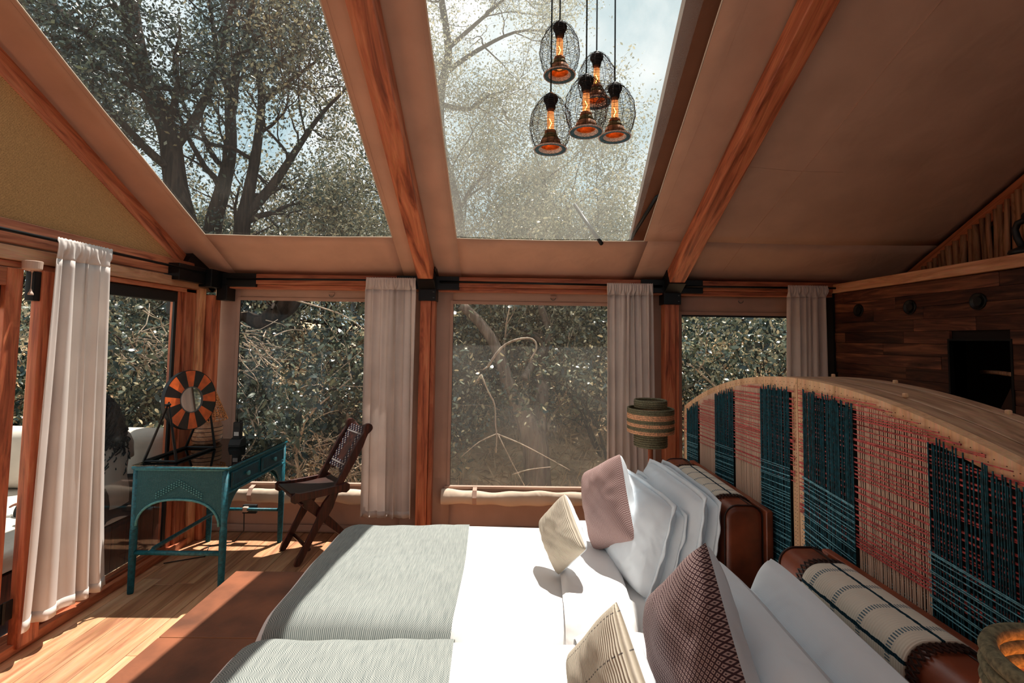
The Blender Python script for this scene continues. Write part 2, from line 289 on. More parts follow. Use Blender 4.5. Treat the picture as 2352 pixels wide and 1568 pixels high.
# ------------------------------------------------------------------ mesh helpers
class MB:
    def __init__(s): s.v = []; s.f = []; s.uv = None
    def add(s, vs, fs):
        o = len(s.v); s.v += [tuple(v) for v in vs]; s.f += [tuple(i+o for i in f) for f in fs]; return s
    def box(s, a, b):
        x0, y0, z0 = a; x1, y1, z1 = b
        return s.add([(x0, y0, z0), (x1, y0, z0), (x1, y1, z0), (x0, y1, z0), (x0, y0, z1), (x1, y0, z1), (x1, y1, z1), (x0, y1, z1)],
                     [(0, 3, 2, 1), (4, 5, 6, 7), (0, 1, 5, 4), (1, 2, 6, 5), (2, 3, 7, 6), (3, 0, 4, 7)])
    def beam(s, p, q, w, h, up=(0, 0, 1)):
        p = Vector(p); q = Vector(q); d = (q-p).normalized(); sd = d.cross(Vector(up)).normalized(); u = sd.cross(d).normalized()
        vs = [e+sd*a*w/2+u*b*h/2 for e in (p, q) for a, b in ((-1, -1), (1, -1), (1, 1), (-1, 1))]
        return s.add(vs, [(0, 1, 2, 3), (7, 6, 5, 4), (0, 4, 5, 1), (1, 5, 6, 2), (2, 6, 7, 3), (3, 7, 4, 0)])
    def tube(s, pts, r, n=6, cap=True):
        pts = [Vector(p) for p in pts]; rs = r if isinstance(r, (list, tuple)) else [r]*len(pts); vs = []; fs = []; k = len(pts)
        ref = None
        for i, p in enumerate(pts):
            d = (pts[min(i+1, k-1)]-pts[max(i-1, 0)]).normalized()
            if ref is None: ref = d.orthogonal().normalized()
            ref = (ref-d*ref.dot(d)); ref = ref.normalized() if ref.length > 1e-6 else d.orthogonal().normalized(); b = d.cross(ref)
            for j in range(n): a = 2*pi*j/n; vs.append(p+(ref*cos(a)+b*sin(a))*rs[i])
        for i in range(k-1):
            for j in range(n): fs.append((i*n+j, i*n+(j+1) % n, (i+1)*n+(j+1) % n, (i+1)*n+j))
        if cap: fs += [tuple(range(n-1, -1, -1)), tuple((k-1)*n+j for j in range(n))]
        return s.add(vs, fs)
    def ring(s, c, R, r, n=32, m=6, ax=(0, 0, 1)):
        c = Vector(c); ax = Vector(ax).normalized(); a = ax.orthogonal().normalized(); b = ax.cross(a); vs = []; fs = []
        for i in range(n):
            t = 2*pi*i/n; e = a*cos(t)+b*sin(t)
            for j in range(m): q = 2*pi*j/m; vs.append(c+e*(R+r*cos(q))+ax*r*sin(q))
        for i in range(n):
            for j in range(m): fs.append((i*m+j, ((i+1) % n)*m+j, ((i+1) % n)*m+(j+1) % m, i*m+(j+1) % m))
        return s.add(vs, fs)
    def lathe(s, prof, c=(0, 0, 0), n=32, cap=True):
        vs = []; fs = []; k = len(prof)
        for r, z in prof:
            for j in range(n): a = 2*pi*j/n; vs.append((c[0]+r*cos(a), c[1]+r*sin(a), c[2]+z))
        for i in range(k-1):
            for j in range(n): fs.append((i*n+j, i*n+(j+1) % n, (i+1)*n+(j+1) % n, (i+1)*n+j))
        if cap:
            if prof[0][0] > 1e-5: fs.append(tuple(range(n-1, -1, -1)))
            if prof[-1][0] > 1e-5: fs.append(tuple((k-1)*n+j for j in range(n)))
        return s.add(vs, fs)
    def prism(s, pts, off):
        k = len(pts); off = Vector(off); a = [Vector(p) for p in pts]
        return s.add(a+[p+off for p in a], [tuple(range(k)), tuple(range(2*k-1, k-1, -1))]+[(i, i+k, (i+1) % k+k, (i+1) % k) for i in range(k)])
    def grid(s, fn, nu, nv, uvfn=None):
        vs = [fn(i/nu, j/nv) for j in range(nv+1) for i in range(nu+1)]
        fs = [(j*(nu+1)+i, j*(nu+1)+i+1, (j+1)*(nu+1)+i+1, (j+1)*(nu+1)+i) for j in range(nv) for i in range(nu)]
        if uvfn: s.uv = [uvfn(i/nu, j/nv) for j in range(nv+1) for i in range(nu+1)]
        return s.add(vs, fs)
    def build(s, name, mat, parent=None, smooth=False, bevel=0, solid=0, seg=2, kind=None, label=None, cat=None, group=None, weld=False, sub=0):
        off = Vector((0, 0, 0)); q = parent
        while q: off += q.location; q = q.parent
        me = bpy.data.meshes.new(name); me.from_pydata([Vector(v)-off for v in s.v], [], s.f)
        if s.uv:
            ul = me.uv_layers.new(name='UVMap'); idx = np.zeros(len(me.loops), dtype=np.int32); me.loops.foreach_get('vertex_index', idx)
            ul.data.foreach_set('uv', np.array(s.uv, dtype=np.float32)[idx].ravel())
        me.update()
        if weld or not s.uv:
            bm = bmesh.new(); bm.from_mesh(me)
            if weld: bmesh.ops.remove_doubles(bm, verts=bm.verts, dist=1e-4)
            bmesh.ops.recalc_face_normals(bm, faces=bm.faces); bm.to_mesh(me); bm.free()
        me.materials.append(M[mat] if isinstance(mat, str) else mat)
        o = bpy.data.objects.new(name, me); C.objects.link(o)
        if parent: o.parent = parent
        if smooth: me.polygons.foreach_set('use_smooth', [True]*len(me.polygons))
        if solid: md = o.modifiers.new('solid', 'SOLIDIFY'); md.thickness = solid; md.offset = 0
        if bevel: md = o.modifiers.new('bevel', 'BEVEL'); md.width = bevel; md.segments = seg; md.limit_method = 'ANGLE'; me.polygons.foreach_set('use_smooth', [True]*len(me.polygons)) if seg > 3 else None
        if sub: md = o.modifiers.new('sub', 'SUBSURF'); md.levels = sub; md.render_levels = sub
        tag(o, label, cat, group, kind); return o
def tag(o, label=None, cat=None, group=None, kind=None):
    for k, v in (('label', label), ('category', cat), ('group', group), ('kind', kind)):
        if v: o[k] = v
    return o
def thing(name, label, cat, loc, group=None):
    o = bpy.data.objects.new(name, None); C.objects.link(o); o.location = loc; o.empty_display_size = .1
    return tag(o, label, cat, group)
def setting(name, loc=(0, 0, 0)):
    o = bpy.data.objects.new(name, None); C.objects.link(o); o.location = loc; o['kind'] = 'structure'; return o
def dup(root, loc, label=None):
    r = root.copy(); C.objects.link(r); r.location = loc
    if label: r['label'] = label
    def rec(a, b):
        for ch in list(a.children):
            c = ch.copy(); C.objects.link(c); c.parent = b; rec(ch, c)
    rec(root, r); return r

YW = 4.286        # window wall
XL = -2.62        # door wall
XR = 2.85         # timber wall
SL = .547         # roof slope
def roofz(y): return 2.5+SL*(3.775-y)

# ------------------------------------------------------------------ FLOOR: real planks
fl = setting('floor')
random.seed(3); pw = .128; x = XL-.02
proto = {}
while x < 3.4:
    y = -1.4-random.random()*1.5
    while y < YW:
        L_ = random.choice([1.2, 1.6, 2.1, 2.6]); y1 = min(y+L_, YW+.02); y1 = YW+.02 if YW+.02-y1 < .3 else y1
        if y1-y > .12:
            key = round(y1-y, 2)
            if key not in proto:
                b = MB().box((-pw/2+.0013, -(y1-y)/2+.001, -.02), (pw/2-.0013, (y1-y)/2-.001, 0))
                o = b.build('plank', 'floor_wood', fl, bevel=.0018, seg=1); proto[key] = o
            else:
                o = proto[key].copy(); C.objects.link(o)
            o.location = (x+pw/2, (y+y1)/2, random.uniform(-.0005, .0005))
        y = y1
    x += pw
MB().box((XL-.05, -2.2, -.12), (3.5, YW+.15, -.022)).build('subfloor', 'inside', fl)

# ------------------------------------------------------------------ BACK WALL of canvas with three windows
wb_ = setting('wall_back')
ZT = 2.235
WIN = [(-2.40, -.93, .416, 2.018), (-.50, 1.13, .405, 2.012), (1.545, 2.62, .416, 1.945)]
def rectgrid(mb, x0, x1, z0, z1, amp=.0):
    nu = max(1, int((x1-x0)/.08)); nv = max(1, int((z1-z0)/.08))
    mb.grid(lambda u, v: (x0+(x1-x0)*u, YW+.006*sin((x0+(x1-x0)*u)*7+(z0+(z1-z0)*v)*5)*(1 if 0 < u < 1 and 0 < v < 1 else 0), z0+(z1-z0)*v), nu, nv)
b = MB(); xs = [-2.62]
for (a, c, z0, z1) in WIN:
    rectgrid(b, xs[-1], a, 0, ZT); rectgrid(b, a, c, 0, z0); rectgrid(b, a, c, z1, ZT); xs.append(c)
rectgrid(b, xs[-1], 3.4, 0, ZT)
b.build('canvas', 'canvas_grey', wb_, smooth=True, solid=.004)
for i, (a, c, z0, z1) in enumerate(WIN):
    w = setting('window_%d' % (i+1))
    b = MB(); e = .022
    for (p, q) in (((a-e, z0), (a+.004, z1+.0)), ((c-.004, z0), (c+e, z1))): b.box((p[0], YW-.008, p[1]-.0), (q[0], YW+.008, q[1]))
    b.box((a-e, YW-.009, z1-.004), (c+e, YW+.009, z1+.024)); b.box((a-e-.02, YW-.024, z0-.012), (c+e+.02, YW+.012, z0+.006))
    b.build('hem', 'canvas_grey', w)
    b = MB(); t = .007
    b.box((a, YW-.004, z0), (a+t, YW+.004, z1)); b.box((c-t, YW-.004, z0), (c, YW+.004, z1)); 
    if i == 2: b.box((a, YW-.006, z1-.02), (c, YW+.004, z1))
    b.build('edge_binding', 'black', w)
    MB().grid(lambda u, v: (a+(c-a)*u, YW+.002, z0+(z1-z0)*v), 4, 4).build('pane', ['clear_sheet', 'mesh_window', 'clear_sheet'][i], w)
    # rolled blind under the window with straps, D ring above
    zr = .33
    r = thing('canvas_blind', ['rolled pale canvas blind tied under the window behind the desk', 'rolled pale canvas blind tied under the middle window', 'rolled pale canvas blind under the window beside the timber wall'][i], 'blind', ((a+c)/2, YW-.05, zr), 'rolled window blinds')
    def roll(u, v, a=a, c=c): x = a-.06+(c-a+.12)*u; an = 2*pi*v; rr = .046+.004*sin(x*9)+.004*sin(x*23+1)+.003*sin(an*3+x*5); return (x, YW-.055+rr*cos(an), zr-.0+rr*1.25*sin(an)-.008*sin((x-a)/(c-a)*pi*2)**2)
    MB().grid(roll, 60, 14).build('roll', 'canvas_roll', r, smooth=True, weld=True)
    for fx in (.14, .82):
        x = a+(c-a)*fx; b = MB()
        pr = [(x, YW-.006, zr+.082), (x, YW-.03, zr+.074), (x, YW-.075, zr+.062), (x, YW-.108, zr+.01), (x, YW-.095, zr-.04), (x, YW-.06, zr-.062)]
        for k in range(len(pr)-1):
            p, q = pr[k], pr[k+1]; b.add([(p[0]-.018, p[1], p[2]), (p[0]+.018, p[1], p[2]), (q[0]+.018, q[1], q[2]), (q[0]-.018, q[1], q[2])], [(0, 1, 2, 3)])
        b.build('strap', 'canvas_grey', r, solid=.003)
    rx = (a+c)/2+(.08 if i < 2 else .0)
    g = thing('ring_tab', ['steel ring sewn above the window behind the desk', 'steel ring sewn above the middle window', 'steel ring sewn above the window beside the timber wall'][i], 'ring', (rx, YW-.01, 2.07))
    b = MB(); b.tube([(rx+.022*cos(t), YW-.012, 2.075+.022*sin(t)) for t in [pi*1.0+k*pi/8 for k in range(9)]], .0028, 6); b.build('ring', 'steel_grey', g)
    MB().box((rx-.024, YW-.012, 2.073), (rx+.024, YW-.002, 2.092)).build('tab', 'canvas_grey', g)
# canvas mud flap along the floor
MB().grid(lambda u, v: (XL+.02+(2.8-XL)*u, YW-.012-.012*(1-v)**2, .005+.06*v), 40, 3).build('baseboard_back', 'canvas_grey', None, smooth=True, solid=.004, kind='structure')

# ------------------------------------------------------------------ CEILING canvas with two skylights
SK = [(-2.42, -.935), (-.425, 1.10)]; SKY0, SKY1 = .55, 3.775
ce = setting('ceiling')
RX = [-2.74, -.705, 1.414, 3.45]
def sag(x, y):
    for k in range(3):
        if RX[k] <= x <= RX[k+1]: u = (x-RX[k])/(RX[k+1]-RX[k]); q = min(1, max(0, (4.28-y)/1.6)); q = q*q*(3-2*q); return -.045*sin(pi*u)*q+.004*sin(x*11+y*7)*q
    return 0
def skx(y): return 1.07-(3.775-y)*.0435
def roofpatch(mb, x0, x1, y0, y1, st=.09, ridge=.1):
    nu = max(1, int((x1-x0)/st)); nv = max(1, int((y1-y0)/st))
    def f(u, v):
        y = y0+(y1-y0)*v; xa = skx(y) if (x0 == 1.10 and SKY0 <= y <= SKY1+.001) else x0; x = xa+(x1-xa)*u
        z = roofz(y) if y > ridge else roofz(ridge)-SL*(ridge-y)
        return (x, y, z+sag(x, y))
    mb.grid(f, nu, nv)
b = MB(); YE = YW+.0
for (x0, x1) in ((-2.80, SK[0][0]), (SK[0][1], SK[1][0])): roofpatch(b, x0, x1, .1, YE)
roofpatch(b, 1.10, 3.46, SKY0, SKY1); roofpatch(b, 1.1001, 3.46, .1, SKY0); roofpatch(b, 1.1001, 3.46, SKY1, YE)
for (x0, x1) in SK: roofpatch(b, x0, x1, SKY1, YE); roofpatch(b, x0, x1, .1, SKY0)
roofpatch(b, -2.8, 3.46, -2.2, .1, .3)
b.build('canvas', 'canvas', ce, smooth=True, solid=.004)
# overhanging eave
MB().grid(lambda u, v: (-2.8+6.26*u, YW+.15*v, roofz(YW)+.0-SL*.15*v), 30, 2).build('eave_flap', 'canvas', ce, solid=.004)
b = MB()   # stitched seam lines beside the openings and across the right canvas
def seam(pts, w=.007):
    for k in range(len(pts)-1): b.tube([pts[k], pts[k+1]], w/2, 4, False)
for (x0, x1) in SK:
    for X in (x0-.03, x1+.03): seam([(X, y, roofz(y)+sag(X, y)-.003) for y in np.arange(.6, 3.8, .2)], .003)
seam([(x, y, roofz(y)+sag(x, y)-.003) for x, y in [(1.85+.35*(t)**1.2, 4.1-3.3*t) for t in np.arange(0, 1.01, .08)]], .006)
seam([(x, 3.1, roofz(3.1)+sag(x, 3.1)-.003) for x in np.arange(1.5, 2.2, .1)], .004)
b.build('stitching', 'canvas', ce)
for i, (x0, x1) in enumerate(SK):
    w = setting('window_%d' % (i+4))
    x1m = x1 if i == 0 else 1.02
    MB().grid(lambda u, v: (lambda x, y: (x, y, roofz(y)+.012+sag(x, y)))(x0+((x1m if i == 0 else skx(SKY0+(SKY1-SKY0)*v)-.088)-x0)*u, SKY0+(SKY1-SKY0)*v), 18, 24).build('pane', 'clear_sheet' if i == 0 else 'mesh_hazy', w, smooth=True)
    b = MB()
    for (p, q) in (((x0, SKY1), (x1, SKY1)), ((x0, SKY0), (x0, SKY1)), ((x1, SKY0), (x1, SKY1))):
        pts = []
        for t in np.linspace(0, 1, 14): y = p[1]+(q[1]-p[1])*t; x = p[0]+(q[0]-p[0])*t; x = min(x, skx(y)) if i == 1 else x; pts.append((x, y, roofz(y)+sag(x, y)))
        b.tube(pts, .005, 5)
    b.build('hem', 'canvas_roll', w)
# outer fly sheet above the roof, right part
fly = thing('fly_sheet', 'brown outer fly sheet stretched above the right half of the roof', 'canvas sheet', (2.2, 2, roofz(2)+.2))
MB().grid(lambda u, v: ((.98-.085*(3.8-(-1+5.6*v)))*(1-u)+3.9*u, -1+5.6*v, (roofz(-1+5.6*v) if -1+5.6*v > .1 else roofz(.1)-SL*(.1+1-5.6*v))+.14), 8, 30).build('sheet', 'fly', fly, solid=.004)
b = MB(); p0 = at(1320, 470, Y=4.05); p1 = at(1382, 560, Y=3.75)
b.tube([p0, p1], .016, 8); b.build('strut', 'steel', None, smooth=True, label='grey tubular strut outside behind the mesh skylight', cat='pole', group=None)
b = MB(); b.tube([(1.30, 3.30, roofz(3.3)+.12), (1.06, 3.42, roofz(3.42)+.05), (.98, 3.95, roofz(3.95)+.10)], .014, 8)
b.build('strut', 'steel', None, smooth=True, label='black tubular strut seen in the gap beside the mesh skylight', cat='pole')

# ------------------------------------------------------------------ RAFTERS, posts, beams, steel brackets
rl = ['reddish timber rafter along the left gable above the desk corner', 'reddish timber rafter between the two skylights', 'reddish timber rafter right of the hanging lamps', 'dark timber rafter above the wall of upright sticks']
for i, X in enumerate(RX):
    hh = .125; y0 = .1; y1 = YW-.06; dz = hh/2+.05
    e = Vector((X, y1, roofz(y1)-dz)); s_ = Vector((X, y0, roofz(y0)-dz))
    Lr = (e-s_).length; o = MB().box((-.065, -Lr/2, -hh/2), (.065, Lr/2, hh/2)).build('rafter', 'wood_red_y', None, bevel=.006, label=rl[i], cat='beam', group='roof rafters')
    o.location = (s_+e)/2; o.rotation_euler = (-math.atan(SL), 0, 0)
bl = ['dark timber beam over the desk window behind the curtain rod', 'timber beam over the middle window', 'timber beam over the window beside the timber wall']
for i in range(3):
    x0 = [-2.6, -.64, 1.48][i]; x1 = [-.77, 1.35, 3.3][i]
    t = thing('eave_beam', bl[i], 'beam', ((x0+x1)/2, YW-.09, 2.17), 'eave beams')
    MB().box((x0, YW-.15, 2.145), (x1, YW-.04, 2.232)).build('beam', 'wood_red_x', t, bevel=.004)
    MB().box((x0+.02, YW-.125, 2.108), (x1, YW-.03, 2.143)).build('batten', 'wood_red_x', t, bevel=.003)
pl = ['reddish timber post left of the middle window', 'reddish timber post between the middle window and the right window']
for i, X in enumerate(RX[1:3]):
    t = thing('timber_post', pl[i], 'post', (X, YW-.1, 0), 'window wall posts')
    MB().box((X-.062, YW-.15, .05), (X+.03, YW-.04, 2.03)).build('post', 'wood_red', t, bevel=.005)
    MB().box((X+.032, YW-.135, .05), (X+.066, YW-.04, 2.03)).build('side_batten', 'wood_red', t, bevel=.003)
    MB().box((X-.07, YW-.155, 0), (X+.07, YW-.03, .06)).build('foot_plate', 'steel', t, bevel=.003)
def bracket(X, label, left=.2, right=.2, drop=2.02):
    t = thing('steel_bracket', label, 'bracket', (X, YW-.1, 2.17), 'steel brackets on the eave')
    MB().box((X-.075, YW-.168, drop), (X+.075, YW-.03, 2.20)).build('post_sleeve', 'steel', t, bevel=.003)
    if left: MB().box((X-.07-left, YW-.158, 2.12), (X-.07, YW-.03, 2.236)).build('arm', 'steel', t, bevel=.003)
    if right: MB().box((X+.07, YW-.158, 2.12), (X+.07+right, YW-.03, 2.236)).build('arm', 'steel', t, bevel=.003)
    y1 = YW-.22
    MB().beam((X, y1-.04, roofz(y1-.04)-.115), (X, YW-.02, roofz(YW-.02)-.115), .145, .14).build('rafter_shoe', 'steel', t, bevel=.003)
    MB().prism([(X+.07, YW-.30, roofz(YW-.3)-.11), (X+.07, YW-.03, 2.2), (X+.07, YW-.03, 2.32), (X+.07, YW-.16, 2.30)], (.008, 0, 0)).build('gusset', 'steel', t)
    for zz in (2.05, 2.10): MB().lathe([(.0, -.006), (.008, -.006), (.008, .0), (0, .0)], (X+.055, YW-.168, zz), 8, False).build('bolt', 'steel_grey', t)
bracket(RX[1], 'black steel bracket where the middle rafter meets its post')
bracket(RX[2], 'black steel bracket at the foot of the right rafter')
t = thing('steel_bracket', 'black steel corner bracket above the desk', 'bracket', (XL, YW-.1, 2.17), 'steel brackets on the eave')
MB().box((XL-.02, YW-.30, 2.10), (XL+.14, YW-.03, 2.25)).build('corner_sleeve', 'steel', t, bevel=.003)
MB().box((XL+.1, YW-.155, 2.12), (XL+.43, YW-.03, 2.237)).build('arm', 'steel', t, bevel=.003)
MB().box((XL+.10, YW-.16, 2.0), (XL+.19, YW-.03, 2.13)).build('post_sleeve', 'steel', t, bevel=.003)
MB().box((XL-.03, YW-.62, 2.12), (XL+.09, YW-.26, 2.25)).build('arm', 'steel', t, bevel=.003)
MB().beam((XL-.09, YW-.36, roofz(YW-.36)-.11), (XL-.03, YW-.06, roofz(YW)-.09), .17, .15).build('rafter_shoe', 'steel', t, bevel=.003)

# curtain rods
def rod(a, b_, lab):
    t = thing('curtain_rod', lab, 'curtain rod', ((a[0]+b_[0])/2, (a[1]+b_[1])/2, a[2]), 'black curtain rods')
    bb = MB(); bb.tube([a, b_], .0095, 10); bb.build('rod', 'rod', t, smooth=True)
    d = (Vector(b_)-Vector(a)).normalized()
    for e, s_ in ((a, 1), (b_, -1)):
        q = Vector(e)+d*.05*s_; bb = MB(); off = Vector((0, .07, .0)) if abs(d.x) > .5 else Vector((-.06, 0, 0)); bb.tube([q, q+off], .006, 6); bb.build('bracket', 'rod', t)
RODY = YW-.185
rod((-2.42, RODY, 2.182), (-.80, RODY, 2.192), 'black curtain rod over the window behind the desk')
rod((-.60, RODY, 2.186), (1.32, RODY, 2.176), 'black curtain rod over the middle window')
rod((1.50, RODY, 2.176), (2.82, RODY, 2.18), 'black curtain rod over the window beside the timber wall')
rod((-2.53, .6, 2.213), (-2.53, 4.05, 2.213), 'black curtain rod along the door wall')

# ------------------------------------------------------------------ LEFT WALL: timber head, corner post, doors
wl = setting('wall_left')
MB().box((XL-.09, -.5, 2.165), (XL+.005, YW-.3, 2.29)).build('head_beam', 'wood_red_y', wl, bevel=.004)
MB().box((XL-.08, -.5, 2.075), (XL+.035, YW-.06, 2.150)).build('door_head', 'wood_pale_y', wl, bevel=.004)
MB().box((XL-.06, -.5, 2.040), (XL+.02, YW-.2, 2.073)).build('door_stop', 'wood_red_y', wl, bevel=.003)
MB().box((XL-.10, -.5, 0), (XL+.04, YW-.05, .055)).build('sill', 'wood_red_y', wl, bevel=.004)
MB().box((XL-.06, 3.80, .05), (XL+.0, 3.86, 2.04)).build('door_jamb', 'wood_red', wl, bevel=.003)
MB().box((XL-.06, 3.865, .05), (XL+.02, 3.99, 2.072)).build('corner_board', 'wood_red', wl, bevel=.004)
MB().box((XL-.04, 3.995, .0), (XL+.045, 4.08, 2.09)).build('corner_board', 'wood_pale_z', wl, bevel=.004)
MB().box((XL-.02, 4.085, .0), (XL+.1, 4.2, 2.04)).build('corner_post', 'wood_red', wl, bevel=.005)
# gable shade net and its edge
net = setting('window_6')
MB().add([(XL-.06, YW-.25, 2.29), (XL-.06, .1, 2.29), (XL-.06, .1, roofz(.1)-.05), (XL-.06, YW-.25, roofz(YW-.25)-.05)], [(0, 1, 2, 3)]).build('shade_net', 'shade_net', net)
b = MB(); b.box((XL-.075, .1, 2.275), (XL-.045, YW-.3, 2.30)); b.build('net_batten', 'wood_red_y', net)
# door leaf (open pair end at left): stile, hinge, second post
dl = setting('door_1')
MB().box((XL-.02, 2.475, .03), (XL+.03, 2.56, 2.035)).build('stile', 'wood_red', dl, bevel=.004)
MB().box((XL-.02, 1.6, 1.94), (XL+.03, 2.475, 2.035)).build('top_rail', 'wood_red_y', dl, bevel=.004)
MB().box((XL-.02, 1.6, .03), (XL+.03, 2.475, .16)).build('bottom_rail', 'wood_red_y', dl, bevel=.004)
MB().box((XL-.02, 1.5, .03), (XL+.03, 1.6, 2.035)).build('stile', 'wood_red', dl, bevel=.004)
MB().box((XL+.003, 1.6, .16), (XL+.009, 2.475, 1.94)).build('pane', 'clear_glass', dl)
MB().box((XL+.0, 1.6, 1.82), (XL+.002, 2.475, 1.94)).build('blind_roll', 'black', dl)
h = MB().box((XL+.028, 2.52, .20), (XL+.036, 2.62, .30)).build('hinge', 'steel', dl, bevel=.002)
b = MB(); b.tube([(XL+.04, 2.57, .195), (XL+.04, 2.57, .305)], .007, 8); b.build('hinge_pin', 'steel', h)
dp = setting('door_2')
MB().box((XL+.0, 2.635, .03), (XL+.06, 2.75, 2.04)).build('post', 'wood_red', dp, bevel=.005)
MB().box((XL+.0, 2.598, 1.87), (XL+.052, 2.634, 2.03)).build('latch_block', 'steel', dp, bevel=.003)
MB().box((XL-.05, 2.76, 1.955), (XL+.0, 3.80, 2.04)).build('blind_roll', 'black', dp, bevel=.01)
MB().box((XL-.02, 3.77, .05), (XL-.005, 3.80, 2.04)).build('track', 'black', dp)
MB().box((XL-.03, 2.76, .03), (XL-.002, 3.80, .075)).build('bottom_rail', 'wood_red_y', dp, bevel=.003)
MB().box((XL-.018, 2.76, .07), (XL-.012, 3.79, 1.96)).build('pane', 'clear_glass', dp)
# pull-cord switch under the head
sw = thing('pull_cord_switch', 'round white pull-cord switch under the pale door head, cord hanging', 'switch', (XL+.08, 2.63, 2.0))
q = at(75, 607, X=XL+.08); qx, qy = q.x, q.y
MB().lathe([(.0, 2.078), (.042, 2.078), (.040, 2.035), (.034, 2.03), (0, 2.03)], (qx, qy, 0), 24, False).build('housing', 'white_plastic', sw, smooth=False, bevel=.003)
b = MB(); b.lathe([(.006, 2.03), (.004, 2.018), (0, 2.018)], (qx, qy, 0), 10, False); b.tube([(qx, qy, 2.02), (qx, qy, 1.925)], .0016, 5); b.build('cord', 'white_plastic', sw)
MB().lathe([(.003, 1.93), (.005, 1.918), (.012, 1.905), (.012, 1.898), (0, 1.898)], (qx, qy, 0), 14, False).build('pull', 'white_plastic', sw)

# ------------------------------------------------------------------ RIGHT WALL: timber boards, black openings, beam
wr_ = setting('wall_right')
holes = [(3.871, 1.974), (3.372, 1.968), (2.877, 1.970)]
OP = (2.70, 3.075, 1.0, 1.731)
random.seed(11); zz = 2.135; protoW = {}
while zz > .02:
    hgt = .085; y = -1.7-random.random()
    z0 = max(zz-hgt, .0)
    while y < YW-.12:
        L_ = random.choice([.45, .6, .8, 1.0, 1.3]); y1 = min(y+L_, YW-.12)
        segs = [(y, y1)]
        if z0 < OP[3]-.001 and zz > OP[2]+.001:   # cut for the opening
            segs = [s for s in ((y, min(y1, OP[0])), (max(y, OP[1]), y1)) if s[1]-s[0] > .02]
        for (p, q) in segs:
            if q-p > .03:
                dx = random.uniform(0, .006)
                key = round(q-p, 2)
                if key not in protoW:
                    o = MB().box((0, -(q-p)/2+.0008, .0006), (.02, (q-p)/2-.0008, hgt-.0006)).build('plank', 'wall_wood', wr_, bevel=.0015, seg=1); protoW[key] = o
                else: o = protoW[key].copy(); C.objects.link(o)
                o.location = (XR-dx, (p+q)/2, z0 if zz-z0 > .08 else zz-hgt)
        y = y1
    zz -= hgt
b = MB(); b.box((XR+.021, OP[1], 0), (XR+.10, YW-.1, 2.13)); b.box((XR+.021, -1.8, 0), (XR+.10, OP[0], 2.13)); b.box((XR+.021, OP[0], OP[3]), (XR+.10, OP[1], 2.13)); b.box((XR+.021, OP[0], 0), (XR+.10, OP[1], OP[2])); b.build('backing', 'inside', wr_)
MB().box((XR-.03, -1.8, 2.140), (XR+.11, YW-.05, 2.215)).build('top_beam', 'wood_pale_y', wr_, bevel=.005)
MB().box((XR-.02, YW-.13, 0), (XR+.1, YW-.02, 2.14)).build('edge_post', 'black', wr_)
hl = ['black round wall light nearest the curtain on the timber wall', 'middle of the three black round wall lights on the timber wall', 'black round wall light nearest the right edge of the timber wall']
for i, (y, z) in enumerate(holes):
    t = thing('wall_light', hl[i], 'wall light', (XR, y, z), 'round wall lights')
    R_ = .052
    def dx(rr, xx): return [(xx, y+rr*cos(a), z+rr*sin(a)) for a in [2*pi*k/32 for k in range(32)]]
    b = MB(); pr = [(R_, XR+.004), (R_, XR-.010), (R_*.9, XR-.013), (R_*.82, XR-.006), (.001, XR-.005)]
    vs = []; fs = []
    for rr, xx in pr: vs += dx(rr, xx)
    for k in range(len(pr)-1):
        for j in range(32): fs.append((k*32+j, k*32+(j+1) % 32, (k+1)*32+(j+1) % 32, (k+1)*32+j))
    b.add(vs, fs); b.build('housing', 'steel', t, smooth=True)
    b = MB(); b.add(dx(R_*.5, XR-.009), [tuple(range(32))]); b.build('lens', 'black', t)
# what shows in the opening: dark recess, rail and a hanging patterned cloth
rc = setting('door_3')
MB().box((XR+.6, 2.3, .9), (XR+.62, 3.4, 1.9)).build('recess_back', 'black', rc)
b = MB(); b.box((XR+.1, 2.6, .98), (XR+.6, 3.2, 1.0)); b.build('recess_shelf', 'black', rc)
b = MB(); fr = .012
b.box((XR-.008, OP[0]-fr, OP[2]), (XR+.10, OP[0], OP[3]+fr)); b.box((XR-.008, OP[1], OP[2]), (XR+.10, OP[1]+fr, OP[3]+fr)); b.box((XR-.008, OP[0], OP[3]), (XR+.10, OP[1], OP[3]+fr)); b.build('frame', 'steel', rc)
p = at(2255, 854, X=XR+.28); q = at(2328, 860, X=XR+.16); b = MB(); b.tube([p, p.lerp(q, .5)+Vector((0, 0, .004)), q], .013, 8)
b.build('peg_rail', 'stick_wood', None, smooth=True, label='short wooden peg in the black opening of the timber wall', cat='peg')
tc_ = thing('hanging_cloth', 'dark patterned cloth in the lower corner of the black wall opening', 'cloth', (XR+.12, 2.75, 1.3))
p0 = at(2322, 890, X=XR+.1); p1 = at(2288, 960, X=XR+.12); p2 = at(2330, 975, X=XR+.1)
MB().add([p0, p1, p2, p0+Vector((.03, 0, 0)), p1+Vector((.03, 0, 0)), p2+Vector((.03, 0, 0))], [(0, 1, 2), (3, 5, 4), (0, 3, 4, 1), (1, 4, 5, 2), (2, 5, 3, 0)]).build('cloth', 'leather_dark', tc_)
